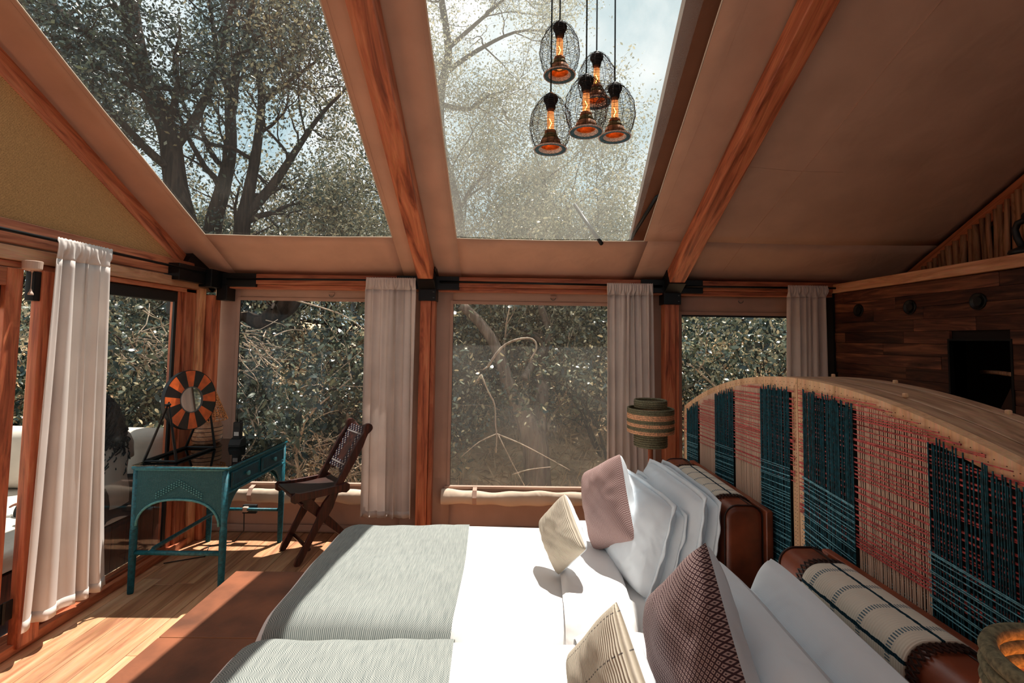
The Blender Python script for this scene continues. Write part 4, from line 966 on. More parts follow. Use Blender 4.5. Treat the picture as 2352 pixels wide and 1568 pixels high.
b = MB(); b.tube([(lx2, ly2, .03), (lx2, ly2, 1.10)], .016, 12); b.build('pole', 'wood_red', t, smooth=True)
MB().lathe([(.14, 0), (.14, .02), (.02, .035), (0, .035)], (lx2, ly2, 0), 32, False).build('base', 'dark_wood', t)
MB().lathe([(.0, 1.10), (.02, 1.10), (.02, 1.13), (.032, 1.17), (.03, 1.2), (0, 1.215)], (lx2, ly2, 0), 16, False).build('bulb', 'warm_bulb', t, smooth=True)
b = MB()
for a in range(3): b.tube([(lx2, ly2, 1.08), (lx2+.1*cos(a*2.1), ly2+.1*sin(a*2.1), 1.06)], .003, 5)
b.build('shade_spider', 'steel', t)
# small leather drum table behind the farther bed pillows
t = thing('drum_table', 'round brown leather drum table behind the farther bed pillows, below the striped lamp', 'side table', (.99, 2.98, 0))
q = at(1560, 1118, Z=.80)
MB().lathe([(.15, .02), (.15, .74), (.155, .76), (.155, .79), (0, .79)], (q.x-.02, q.y+.06, 0), 40).build('leather_drum', 'leather', t, smooth=False)
b = MB(); b.ring((q.x-.02, q.y+.06, .788), .152, .006, 40, 6); b.build('rim', 'canvas_roll', t, smooth=True)

# ------------------------------------------------------------------ WICKER DESK
DX0, DX1, DY0, DY1, DZ = -2.475, -1.845, 3.235, 4.09, at(400, 1073, Y=3.235).z
t = thing('wicker_desk', 'teal painted wicker writing desk with two drawers and a glass top', 'desk', ((DX0+DX1)/2, (DY0+DY1)/2, 0))
LR = .021
legz = DZ-.02
for (x, y) in ((DX0+LR, DY0+LR), (DX1-LR, DY0+LR), (DX0+LR, DY1-LR), (DX1-LR, DY1-LR)):
    b = MB(); b.tube([(x, y, 0), (x, y, .3), (x, y, legz)], [.017, LR, LR], 12); 
    l = b.build('leg', 'teal', t, smooth=True)
    b = MB()
    for zz in np.arange(.008, .42, .006): b.ring((x, y, zz), .0170+.0042*min(1, zz/.3), .0022, 12, 4)
    b.build('cane_wrapping', 'teal', l, smooth=True)
def endpanel(yy):
    n = 18; arc = []
    xa, xb = DX0+LR, DX1-LR; za, zt = .43, .60
    pts = [(xa, yy, DZ-.01), (xa, yy, za)]
    xm = (xa+xb)/2; hw = (xb-xa)/2-.022
    for k in range(n+1):
        a = pi-pi*k/n; c_ = cos(a); pts.append((xm+hw*c_, yy, za+.012+(zt-za)*max(0, 1-abs(c_)**2.6)**(1/2.0)))
    pts += [(xb, yy, za), (xb, yy, DZ-.01)]
    return pts
def wick(name, pts, off, uvf):
    b = MB(); b.prism(pts, off); b.uv = [uvf(Vector(v)) for v in b.v]; return b.build(name, 'wicker', t)
for yy in (DY0+.006, DY1-.020):
    wick('end_panel', endpanel(yy), (0, .014, 0), lambda v: (v.x, v.z))
    b = MB(); b.tube([Vector(p)-Vector((0, .003, 0)) for p in endpanel(yy)[2:-2]], .0075, 8); b.tube([(DX0+.02, yy, DZ-.016), (DX1-.02, yy, DZ-.016)], .008, 6); b.build('braid_edge', 'teal_light', t, smooth=True)
b = MB()       # raised chevron woven into the near end
xm = (DX0+DX1)/2
for row in range(3):
    for k in range(-9, 10):
        cx = xm+k*.0165; czz = DZ-.085-abs(k)*.0095-row*.015; s = .0062
        b.prism([(cx-s, DY0+.005, czz), (cx, DY0+.005, czz-s*.8), (cx+s, DY0+.005, czz), (cx, DY0+.005, czz+s*.8)], (0, -.004, 0))
b.build('woven_chevron', 'teal_light', t)
# front with drawers (facing +x), back panel
FZ0 = at(532, 1134, Y=DY0).z-.0
MB().box((DX1-.04, DY0+.02, FZ0-.005), (DX1-.012, DY1-.02, DZ-.02)).build('drawer_frame', 'teal', t, bevel=.003)
ym = (DY0+DY1)/2
for (a, b_) in ((DY0+.055, ym-.018), (ym+.018, DY1-.055)):
    d = MB().box((DX1-.03, a, FZ0+.022), (DX1+.002, b_, DZ-.042)).build('drawer', 'teal_dark', t, bevel=.006, seg=2)
    bb = MB(); zz0, zz1 = FZ0+.03, DZ-.05
    bb.tube([(DX1+.003, a+.012, zz0), (DX1+.003, b_-.012, zz0), (DX1+.003, b_-.012, zz1), (DX1+.003, a+.012, zz1), (DX1+.003, a+.012, zz0)], .0035, 5); bb.build('drawer_bead', 'teal', d)
    bb = MB(); cy2 = (a+b_)/2; cz2 = (FZ0+DZ)/2-.01
    bb.tube([(DX1, cy2, cz2), (DX1+.008, cy2, cz2), (DX1+.012, cy2, cz2), (DX1+.022, cy2, cz2), (DX1+.027, cy2, cz2)], [.007, .007, .015, .017, .010], 14); bb.build('knob', 'teal_light', d, smooth=True)
b = MB(); b.tube([(DX1-.008, DY0+.02, FZ0-.006), (DX1-.008, DY1-.02, FZ0-.006)], .009, 8); b.build('braid_edge', 'teal', t, smooth=True)
wick('back_panel', [(DX0+.01, DY0+.02, FZ0-.02), (DX0+.01, DY1-.02, FZ0-.02), (DX0+.01, DY1-.02, DZ-.02), (DX0+.01, DY0+.02, DZ-.02)], (.012, 0, 0), lambda v: (v.y, v.z))
for yy, sg in ((DY0+.03, 1), (DY1-.03, -1)):   # curved woven brackets under the front
    pts = [(DX1-.03, yy, FZ0-.01), (DX1-.03, yy, .44)]
    for k in range(11): a = k/10*pi/2; pts.append((DX1-.03, yy+sg*(.02+.17*(1-cos(a))), .44+(FZ0-.012-.44)*sin(a)))
    wick('corner_bracket', pts, (.014, 0, 0), lambda v: (v.y, v.z))
    b = MB(); b.tube([Vector(p)+Vector((.007, 0, 0)) for p in pts[2:]], .008, 7); b.build('braid_edge', 'teal', t, smooth=True)
SZ = .262
b = MB()
b.tube([(DX0+.02, DY0+LR, SZ), (DX1-.02, DY0+LR, SZ)], .015, 10); b.build('stretcher', 'teal', t, smooth=True)
b = MB(); b.tube([(DX0+.02, DY1-LR, SZ), (DX1-.02, DY1-LR, SZ)], .013, 10); b.build('stretcher', 'teal', t, smooth=True)
b = MB(); xs_ = DX0+.11
b.tube([(xs_+.08, DY0+LR+.004, SZ), (xs_+.02, DY0+LR+.02, SZ), (xs_, DY0+.09, SZ), (xs_, ym, SZ), (xs_, DY1-.09, SZ), (xs_+.02, DY1-LR-.02, SZ), (xs_+.08, DY1-LR, SZ)], .014, 10); b.build('stretcher', 'teal', t, smooth=True)
MB().box((DX0+.01, DY0+.012, DZ-.014), (DX1-.008, DY1-.012, DZ-.002)).build('desk_top', 'teal_dark', t)
b = MB(); e = .004
b.tube([(DX0+e, DY0+e, DZ-.008), (DX1-e, DY0+e, DZ-.008), (DX1-e, DY1-e, DZ-.008), (DX0+e, DY1-e, DZ-.008), (DX0+e, DY0+e, DZ-.008)], .011, 8); b.build('braid_edge', 'teal', t, smooth=True)
MB().box((DX0-.002, DY0-.002, DZ+.004), (DX1+.004, DY1+.004, DZ+.010)).build('glass_top', 'desk_glass', t)
DT = DZ+.010
# mirror on an A-frame stand
mx = -2.335; yn, yf = DY0+.075, DY0+.50
t = thing('table_mirror', 'round mirror with orange and black mosaic surround on a black stand, on the desk', 'mirror', (mx, (yn+yf)/2, DT))
an = at(388, 925, Y=yn); ZA = an.z
fx0, fx1 = at(330, 1063, Y=yn).x, at(405, 1062, Y=yn).x; ax = an.x
for yy in (yn, yf):
    b = MB(); b.tube([(fx0, yy, DT+.008), (ax, yy, ZA), (fx1, yy, DT+.008)], .0095, 6); b.tube([(fx0, yy, DT+.009), (fx1, yy, DT+.009)], .008, 6); b.build('a_frame', 'steel', t)
for xx in (fx0, fx1):
    b = MB(); b.tube([(xx, yn, DT+.009), (xx, yf, DT+.009)], .0085, 6); b.build('base_bar', 'steel', t)
yc = (yn+yf)/2
for ya_, yb_ in ((yn-.035, yn+.012), (yf+.035, yf-.012)): b = MB(); b.tube([(ax, ya_, ZA-.012), (ax, yb_, ZA-.012)], .009, 8); b.build('pivot', 'steel', t)
cz = ZA-.005; RD = (yf-yn)/2-.004
tl = radians(6)
def dpt(a, r, d): # point on the disc, tilted back slightly
    X_, Y_ = d*cos(tl)-r*sin(a)*sin(tl), r*cos(a); q_ = radians(-14)
    return Vector((ax+X_*cos(q_)-Y_*sin(q_), yc+X_*sin(q_)+Y_*cos(q_), cz+r*sin(a)*cos(tl)+d*sin(tl)))
for k in range(16):
    a0 = pi/2-pi/16+k*pi/8; a1 = a0+pi/8; b = MB(); vs = []
    for d in (.004, .018):
        vs += [dpt(a0+(a1-a0)*j/3, RD, d) for j in range(4)]+[dpt(a1-(a1-a0)*j/3, RD*.44, d) for j in range(4)]
    b.add(vs, [tuple(range(8)), tuple(range(15, 7, -1))]+[(j, (j+1) % 8, (j+1) % 8+8, j+8) for j in range(8)])
    b.build('mosaic_wedge', 'mosaic_orange' if k % 2 == 0 else 'mosaic_black', t, label=('orange wedge' if k % 2 == 0 else 'black wedge'))
def discring(r0, r1, d0, d1, mat, nm, n=48):
    b = MB(); vs = []
    for (r, d) in ((r0, d0), (r1, d0), (r1, d1), (r0, d1)): vs += [dpt(2*pi*j/n, r, d) for j in range(n)]
    b.add(vs, [(q*n+j, q*n+(j+1) % n, ((q+1) % 4)*n+(j+1) % n, ((q+1) % 4)*n+j) for q in range(4) for j in range(n)]); b.build(nm, mat, t)
discring(RD, RD+.004, -.012, .019, 'steel', 'rim'); discring(RD*.42, RD*.45, .004, .021, 'steel_grey', 'bezel')
b = MB(); b.add([dpt(2*pi*j/48, RD*.43, .015) for j in range(48)], [tuple(range(48))]); b.build('glass', 'mirror', t)
b = MB(); b.add([dpt(2*pi*j/48, RD, -.010) for j in range(48)], [tuple(range(48))]); b.build('back', 'steel', t)
# woven table lamp behind the mirror
tx, ty = at(477, 980, Y=3.93).x, 3.93
t = thing('table_lamp', 'small lamp with a woven cane cone shade on a banded timber drum, behind the mirror', 'lamp', (tx, ty, DT))
MB().lathe([(.085, DT+.001), (.100, DT+.02), (.108, DT+.07), (.105, DT+.13), (.092, DT+.165), (0, DT+.165)], (tx, ty, 0), 36).build('drum_base', 'wood_pale_y', t, smooth=True)
for zz in (.03, .065, .10, .13): b = MB(); b.ring((tx, ty, DT+zz), .1065-.0004*abs(zz-.08)*200*.1, .0028, 36, 5); b.build('band', 'dark_wood', t, smooth=True)
b = MB(); b.tube([(tx, ty, DT+.16), (tx, ty, DT+.24)], .008, 8); b.build('stem', 'steel', t)
zs0, zs1 = at(477, 963, Y=ty).z, at(477, 893, Y=ty).z
b = MB(); n = 13
for k in range(n):
    f = k/(n-1); b.ring((tx, ty, zs0+(zs1-zs0)*f), .135*(1-f)+.035*f, .0042, 40, 5)
b.build('cane_ring', 'rattan', t, smooth=True, kind='stuff')
b = MB()
for k in range(30): a = 2*pi*k/30; b.tube([(tx+.139*cos(a), ty+.139*sin(a), zs0), (tx+.036*cos(a+.2), ty+.036*sin(a+.2), zs1)], .003, 4)
b.build('cane_stake', 'rattan', t, kind='stuff')
# two way radio in its charging dock
rx, ry = at(546, 1010, Y=3.82).x, 3.82
t = thing('two_way_radio', 'black two way radio standing in its charging dock on the desk', 'radio', (rx, ry, DT))
b = MB(); b.box((rx-.03, ry-.022, DT+.05), (rx+.03, ry+.016, DT+.19)); b.build('body', 'black', t, bevel=.006, seg=2)
b = MB(); b.tube([(rx-.012, ry, DT+.185), (rx-.012, ry, DT+.24), (rx-.010, ry, DT+.36)], [.006, .0028, .002], 8); b.build('antenna', 'black', t, smooth=True)
b = MB(); b.tube([(rx+.016, ry, DT+.185), (rx+.016, ry, DT+.205)], .009, 10); b.build('knob', 'black', t)
MB().box((rx-.018, ry-.0245, DT+.085), (rx+.018, ry-.021, DT+.115)).build('label', 'label_white', t)
t = thing('charging_dock', 'black charging dock under the radio on the desk', 'charger', (rx, ry, DT))
b = MB(); b.prism([(rx-.045, ry-.05, DT), (rx-.045, ry+.045, DT), (rx-.045, ry+.035, DT+.075), (rx-.045, ry-.03, DT+.06), (rx-.045, ry-.05, DT+.02)], (.09, 0, 0)); b.build('dock', 'black', t, bevel=.004)
# power socket and cable under the desk
so = at(560, 1168, Y=YW-.2)
t = thing('power_plug', 'white plug in a socket low on the window wall under the desk', 'plug', so)
MB().box((so.x-.012, so.y, so.z-.04), (so.x+.10, so.y+.03, so.z+.03)).build('socket', 'black', t, bevel=.003)
MB().box((so.x+.0, so.y-.03, so.z-.02), (so.x+.045, so.y, so.z+.022)).build('plug', 'white_plastic', t, bevel=.008, seg=2)
b = MB(); b.tube([(so.x+.02, so.y-.03, so.z-.02), (so.x+.03, so.y-.04, so.z-.16), (so.x-.03, so.y-.06, .02), (so.x-.2, so.y-.12, .006), (so.x-.12, so.y-.3, .006), (so.x-.35, so.y-.42, .006)], .004, 6); b.build('cable', 'black', t, smooth=True)

# ------------------------------------------------------------------ CARVED FOLDING CHAIR
ff = at(645, 1263, Z=0)              # far front foot
wv = Vector((.255, -.29, 0)).normalized(); fv = Vector((-wv.y*-1, 0, 0)); fv = Vector((wv.y, -wv.x, 0)).normalized()   # forward (towards the desk)
if fv.x > 0: fv = -fv
CW = .375
t = thing('folding_chair', 'dark carved folding chair with an inlaid back, drawn up to the desk', 'chair', (ff.x+.3, ff.y, 0))
topc = .985; run = .55
def S(s, z, w): return Vector((ff.x, ff.y, 0))-fv*s+wv*w+Vector((0, 0, z))   # s = distance back from the front foot
def blade(p0, p1, prof, w0, th, name, parent, mat='dark_wood'):
    """plank in the side plane from p0 to p1 (s,z) with a half-width profile [(t,h)]"""
    p0 = Vector(p0); p1 = Vector(p1); d = (p1-p0).normalized(); nn = Vector((-d.y, d.x)); up_, dn = [], []
    for (q, h) in prof:
        c = p0.lerp(p1, q); up_.append(c+nn*h); dn.append(c-nn*h)
    pts = up_+dn[::-1]
    return MB().prism([S(a.x, a.y, w0) for a in pts], wv*th).build(name, mat, parent, bevel=.004, seg=2)
stile = [(0, .018), (.04, .026), (.12, .024), (.22, .024), (.30, .030), (.34, .042), (.40, .046), (.46, .034), (.52, .026), (.62, .028), (.74, .033), (.84, .034), (.90, .024), (.93, .022), (.955, .034), (.975, .038), (.99, .030), (1, .012)]
for w0, nm in ((0, 'stile'), (CW-.03, 'stile')): blade((.0, .0), (run, topc), stile, w0, .03, nm, t)
leg = [(0, .018), (.06, .026), (.3, .024), (.55, .030), (.75, .034), (.9, .040), (.97, .034), (1, .015)]
for w0 in (.034, CW-.064): blade((.50, .0), (.04, .475), leg, w0, .028, 'cross_leg', t)
for w0 in (.034-.032+.03, CW-.064+.03-.028): pass
rail = [(0, .022), (.06, .040), (.14, .030), (.5, .028), (.86, .030), (.94, .040), (1, .022)]
for w0 in (-.022, CW-.006): blade((-.06, .505), (.38, .515), rail, w0, .028, 'seat_rail', t)
pts = []
for k in range(9): u = k/8; pts.append((-.05+.42*u, .528-.020*sin(pi*u)))
MB().prism([S(a, z, .004) for a, z in pts]+[S(a, z-.018, .004) for a, z in pts[::-1]], wv*(CW-.006)).build('seat', 'dark_wood', t, bevel=.003)
b = MB(); b.prism([S(a, z+.002, .03) for a, z in pts]+[S(a, z+.006, .03) for a, z in pts[::-1]], wv*(CW-.06)); b.build('leather_pad', 'leather_dark', t)
for (s_, z, r_) in ((.03, .44, .012), (.09, .10, .014), (.27, .455, .012), (.43, .09, .013)):
    b = MB(); b.tube([S(s_, z, .01), S(s_, z, CW-.01)], r_, 8); b.build('rung', 'dark_wood', t, smooth=True)
# back panel between the stiles, with inlay
d2 = Vector((run, topc)).normalized(); nn = Vector((-d2.y, d2.x))
def BP(l, w, o=0): q = d2*l+nn*o; return S(q.x, q.y, w)
l0, l1 = .70, 1.10
out = [(l0+.02, .03), (l0, .10), (l0+.035, CW/2-.02), (l0+.035, CW/2+.02), (l0, CW-.10), (l0+.02, CW-.03), (l1-.02, CW-.03), (l1+.012, CW-.09), (l1-.01, CW/2+.02), (l1-.01, CW/2-.02), (l1+.012, .09), (l1-.02, .03)]
MB().prism([BP(l, w, .004) for l, w in out], (Vector(BP(0, 0, -.014))-Vector(BP(0, 0, .004)))).build('back_panel', 'dark_wood', t, bevel=.003)
bd = MB(); bw = MB()
for sgn, o in ((1, .0045),):
    for r_, l in enumerate(np.arange(l0+.03, l1-.01, .0175)):
        for c_, w in enumerate(np.arange(.05, CW-.045, .016)):
            inn = .12 < w < CW-.12 and l0+.09 < l < l1-.09
            if inn: continue
            if abs(l-(l0+.065)) < .009 or abs(l-(l1-.065)) < .009: bw.box((0, 0, 0), (0, 0, 0)) if False else None; tgt = bw; s = .0058
            else: tgt = (bw if (r_+c_) % 3 == 0 else bd if (r_+c_) % 3 == 1 else None); s = .006
            if tgt is None: continue
            o_ = .0045
            tgt.prism([BP(l-s, w-s*.8, o_), BP(l-s, w+s*.8, o_), BP(l+s, w+s*.8, o_), BP(l+s, w-s*.8, o_)], Vector(BP(0, 0, .0065))-Vector(BP(0, 0, .0045)))
            
            tgt.prism([BP(l-s, w-s*.8, -.014), BP(l-s, w+s*.8, -.014), BP(l+s, w+s*.8, -.014), BP(l+s, w-s*.8, -.014)], Vector(BP(0, 0, -.016))-Vector(BP(0, 0, -.014)))
bw.build('pale_inlay', 'bead_white', t, label='pale bone coloured inlay', kind='stuff'); bd.build('blue_inlay', 'bead_blue', t, label='dark blue inlay', kind='stuff')

# ------------------------------------------------------------------ HANGING LAMPS
def pendant(label, loc, ztop, seed=0, col='wire'):
    t = thing('pendant_lamp', label, 'hanging lamp', loc, 'wire basket hanging lamps')
    x, y, z = loc; rnd = random.Random(seed)     # loc = centre of the bottom rim
    H = .235; prof = [(0, .052), (.06, .068), (.2, .082), (.4, .0905), (.6, .086), (.8, .066), (.93, .042), (1, .022)]
    def R_(f):
        for k in range(len(prof)-1):
            if prof[k][0] <= f <= prof[k+1][0]: q = (f-prof[k][0])/(prof[k+1][0]-prof[k][0]); q = q*q*(3-2*q); return prof[k][1]+(prof[k+1][1]-prof[k][1])*q
        return prof[-1][1]
    b = MB(); RS = .78
    for k in range(14):
        a = 2*pi*k/14+rnd.uniform(-.08, .08); b.tube([(x+RS*R_(f)*cos(a+.05*sin(f*9+k)), y+RS*R_(f)*sin(a+.05*sin(f*9+k)), z+H*.8*f+.0) for f in np.linspace(0, 1, 9)], .0008, 3, False)
    for k in range(40):
        f = (k+.5)/40; p1, p2 = rnd.uniform(0, 6), rnd.uniform(0, 6); am = .0021
        pts = [(x+(RS*R_(f)+.001)*cos(a), y+(RS*R_(f)+.001)*sin(a), z+H*.8*f+am*sin(a*3+p1)+am*sin(a*7+p2)) for a in np.linspace(0, 2*pi, 23)]
        b.tube(pts, .00050, 3, False)
    b.build('wire_basket', col, t, kind='stuff')
    rr = RS*.066
    b = MB(); b.lathe([(rr*.60, .008), (rr*.76, -.001), (rr*.80, -.001), (rr*.66, .012)], (x, y, z), 36, False); b.build('rim', 'rim_rope', t, smooth=True)
    b = MB(); b.lathe([(rr*.78, -.002), (rr*1.02, -.004), (rr*1.04, .001), (rr*.80, .003)], (x, y, z), 36, False); b.build('rim_binding', 'rim_blue', t, smooth=True)
    b = MB(); b.ring((x, y, z-.002), rr*1.07, .0022, 36, 6); b.build('rim_rope', 'rim_rope', t, smooth=True)
    # inner cone that the bulb sits in
    for nm, mt, p in (('inner_cone', 'cone_amber', [(.040*RS+.006, .004), (.046*RS, .016), (.040*RS, .030)]), ('inner_cone_band', 'cone_olive', [(.0400*RS, .030), (.030*RS, .043), (.026*RS, .050)]), ('inner_cone_collar', 'cone_amber', [(.026*RS, .050), (.0235*RS, .062)])):
        b = MB(); b.lathe(p, (x, y, z), 28, False); b.build(nm, mt, t, smooth=True, solid=.0015)
    b = MB(); b.lathe([(0, .018), (.010, .022), (.0125, .034), (.0120, .120), (.010, .135), (0, .135)], (x, y, z), 20, False); b.build('bulb_glass', 'bulb_glass', t, smooth=True)
    b = MB(); s_ = .0035; b.tube([(x-s_, y, z+.105), (x+s_, y, z+.09), (x-s_, y, z+.075), (x+s_, y, z+.06), (x-s_*.4, y, z+.04), (x+s_*.4, y, z+.028)], .0009, 5); b.build('filament', 'filament', t)
    b = MB(); b.lathe([(0, .128), (.011, .128), (.012, .142), (0, .142)], (x, y, z), 16, False); b.build('bulb_cap', 'cone_amber', t, smooth=True)
    b = MB()
    for k, rr2 in enumerate([.0150, .0160, .0165, .018, .021, .0245, .0265, .0260, .022, .016, .010]): b.ring((x, y, z+.140+k*.0052), rr2*.86, .0029, 20, 5)
    b.lathe([(.012, .138), (.014, .19), (0, .20)], (x, y, z), 16, False)
    b.build('socket_wrap', 'socket', t, smooth=True)
    b = MB(); b.tube([(x, y, z+.195), (x+.001, y, (z+.2+ztop)/2), (x, y, ztop)], .0026, 8); b.build('cable', 'cable', t, smooth=True)
    return t
PY_ = 1.62
pd = [(1285, 172, 1.64, 'hanging lamp highest of the five, upper left', 'wire'), (1264, 342, 1.60, 'hanging lamp lowest of the five, at the lower left', 'wire'), (1346, 302, 1.56, 'hanging lamp in the middle front of the five', 'wire'),
      (1370, 234, 1.76, 'brown hanging lamp at the rear of the five, partly hidden by the middle one', 'rattan'), (1412, 314, 1.64, 'rightmost of the five hanging lamps', 'wire')]
for k, (px, py, yy, lab, col) in enumerate(pd):
    q = at(px, py, Y=yy); pendant(lab, q, roofz(1.6)-.19, k+3, 'wire' if k != 3 else 'leather_dark')
t = thing('ceiling_bar', 'timber cross bar between the rafters carrying the hanging lamps, above the picture edge', 'beam', (.35, 1.66, roofz(1.6)-.13))
MB().box((RX[1]+.065, 1.55, roofz(1.6)-.19), (RX[2]-.065, 1.79, roofz(1.6)-.15)).build('bar', 'wood_red_x', t, bevel=.004)

# ------------------------------------------------------------------ OUTSIDE: ground, deck, daybed, person
def gz(x, y): return -.55+.30*max(0, min(y, 15)-6.6)+.09*sin(x*.9+1)*sin(y*.7)+(.10*max(0, -x-6))
b = MB(); b.grid(lambda u, v: (-26+46*u, 4.3+30*v, gz(-26+46*u, 4.3+30*v)), 90, 60); b.grid(lambda u, v: (-26+23*u, -6+10.3*v, gz(-26+23*u, 4.3)-.02), 20, 20)
b.build('ground', 'soil', None, smooth=True, kind='structure')
dk = thing('outdoor_deck', 'timber deck outside the glass doors', 'deck', (-4, 2.5, -.02))
pd0 = None
for k in range(24):
    x = XL-.12-.145*k
    if pd0 is None: pd0 = MB().box((-.069, -1.2, -.03), (.069, 4.9, 0)).build('deck_board', 'floor_wood', dk); o = pd0
    else: o = pd0.copy(); C.objects.link(o)
    o.location = (x-dk.location.x, -dk.location.y, -.012)
sf = thing('daybed', 'outdoor daybed with pale cushions on a dark boarded base, outside the glass doors', 'sofa', (-3.4, 3.2, 0))
for k in range(16): MB().box((-2.835, 1.9+.135*k+.002, .0), (-2.81, 1.9+.135*(k+1)-.002, .33)).build('base_board', 'dark_wood', sf, bevel=.003)
MB().box((-4.3, 1.9, .03), (-2.836, 4.06, .33)).build('base', 'inside', sf)
MB().box((-4.3, 1.9, .335), (-2.80, 4.06, .455)).build('seat_cushion', 'deck_cushion', sf, bevel=.045, seg=4)
bx = [(-3.62, -2.72), (-4.4, -3.66)]
for i, (xa, xb) in enumerate(bx):
    t = thing('back_cushion', ['pale back cushion of the daybed, right behind the mirror stand', 'pale back cushion of the daybed behind the seated person'][i], 'cushion', ((xa+xb)/2, 4.0, .46), 'daybed back cushions')
    MB().box((xa, 3.84, .46), (xb, 4.10, .93)).build('cushion_cover', 'deck_cushion', t, bevel=.09, seg=6)
t = thing('back_cushion', 'long pale back cushion along the outer side of the daybed', 'cushion', (-4.1, 2.9, .46), 'daybed back cushions')
MB().box((-4.28, 1.9, .46), (-4.04, 3.8, .93)).build('cushion_cover', 'deck_cushion', t, bevel=.09, seg=6)
# towel / grey throw on the daybed near the woman
t = thing('seat_cloth', 'crumpled grey cloth on the daybed beside the person', 'cloth', (-3.0, 3.7, .46))
MB().grid(lambda u, v: (-3.05+.28*u+.01*sin(v*9), 3.62+.26*v, .465+.05*sin(pi*u)*sin(pi*v)*(1+.5*sin(u*9)*sin(v*11))), 16, 16).build('cloth', 'shirt', t, smooth=True, solid=.01)
def skin(name, V, E, Rr, mat, parent, sub=2):
    off = Vector((0, 0, 0)); q = parent
    while q: off += q.location; q = q.parent
    me = bpy.data.meshes.new(name); me.from_pydata([Vector(v)-off for v in V], E, []); o = bpy.data.objects.new(name, me); C.objects.link(o); o.parent = parent
    me.materials.append(M[mat]); md = o.modifiers.new('skin', 'SKIN'); md.use_smooth_shade = True
    for i, r in enumerate(Rr): me.skin_vertices[0].data[i].radius = r if isinstance(r, tuple) else (r, r)
    me.skin_vertices[0].data[0].use_root = True
    s_ = o.modifiers.new('sub', 'SUBSURF'); s_.levels = sub; s_.render_levels = sub; return o
# seated woman, seen from her left side and back, looking out over the deck (-x)
P0 = Vector((-2.85, 3.50, -.02))
pr = thing('person', 'person with dark curly hair, grey T-shirt and black leggings, sitting on the daybed outside', 'person', (P0.x, P0.y, .45))
def pp(x, y, z): return P0+Vector((x, y, z))     # x negative = forwards
V = [pp(0, 0, .54), pp(0, 0, .66), pp(-.02, 0, .80), pp(-.05, 0, .93), pp(-.085, 0, 1.00), pp(-.115, 0, 1.06), pp(-.15, 0, 1.13), pp(-.17, 0, 1.21),
     pp(-.045, -.10, .955), pp(-.05, -.175, .925), pp(-.06, -.205, .80), pp(-.07, -.22, .68), pp(-.19, -.19, .60), pp(-.31, -.15, .565), pp(-.37, -.14, .56),
     pp(-.045, .10, .955), pp(-.05, .175, .925), pp(-.06, .205, .80), pp(-.07, .22, .68), pp(-.19, .19, .60), pp(-.31, .15, .565), pp(-.37, .14, .56),
     pp(-.02, -.10, .53), pp(-.22, -.11, .54), pp(-.44, -.12, .545), pp(-.47, -.12, .47), pp(-.30, -.16, .49), pp(-.10, -.20, .49),
     pp(-.02, .10, .53), pp(-.22, .12, .54), pp(-.44, .15, .545), pp(-.47, .15, .47), pp(-.30, .20, .49), pp(-.10, .22, .49)]
E_ = [(0, 1), (1, 2), (2, 3), (3, 4), (4, 5), (5, 6), (6, 7), (3, 8), (8, 9), (9, 10), (10, 11), (11, 12), (12, 13), (13, 14), (3, 15), (15, 16), (16, 17), (17, 18), (18, 19), (19, 20), (20, 21),
      (0, 22), (22, 23), (23, 24), (24, 25), (25, 26), (26, 27), (0, 28), (28, 29), (29, 30), (30, 31), (31, 32), (32, 33)]
Rr = [(.12, .14), (.095, .12), (.10, .13), (.09, .12), .055, .05, .085, .07, .050, .050, .042, .036, .032, .025, .022, .050, .050, .042, .036, .032, .025, .022, .095, .082, .06, .05, .055, .04, .095, .082, .06, .05, .055, .04]
skin('body', V, E_, Rr, 'skin', pr)
# shirt and leggings follow the body, slightly larger
rings_ = [(.50, 0, .118, .160), (.58, 0, .118, .155), (.68, -.002, .104, .132), (.78, -.014, .108, .138), (.86, -.03, .112, .158), (.925, -.043, .100, .178), (.965, -.052, .080, .150), (.985, -.060, .064, .095), (1.0, -.07, .058, .066)]
b = MB(); b.grid(lambda u, v: (lambda k, f: (lambda z, x0, rx_, ry_: tuple(pp(x0+rx_*cos(2*pi*u), ry_*sin(2*pi*u), z+.004*sin(u*25+v*30))))(*[rings_[k][q]*(1-f)+rings_[k+1][q]*f for q in range(4)]))(min(7, int(v*8)), v*8-min(7, int(v*8))), 36, 40)
for sy in (-1, 1): b.tube([pp(-.042, sy*.11, .925), pp(-.046, sy*.165, .925), pp(-.05, sy*.19, .89), pp(-.055, sy*.203, .84), pp(-.058, sy*.209, .79)], [.068, .070, .066, .063, .066], 16)
b.build('t_shirt', 'shirt', pr, smooth=True)
vi = [0, 22, 23, 24, 25, 26, 27, 28, 29, 30, 31, 32, 33]; mp_ = {v: i for i, v in enumerate(vi)}
skin('leggings', [V[i].copy() for i in vi], [(mp_[a], mp_[b_]) for a, b_ in E_ if a in mp_ and b_ in mp_], [(.135, .15), .104, .090, .068, .058, .062, .046, .104, .090, .068, .058, .062, .046], 'leggings', pr)
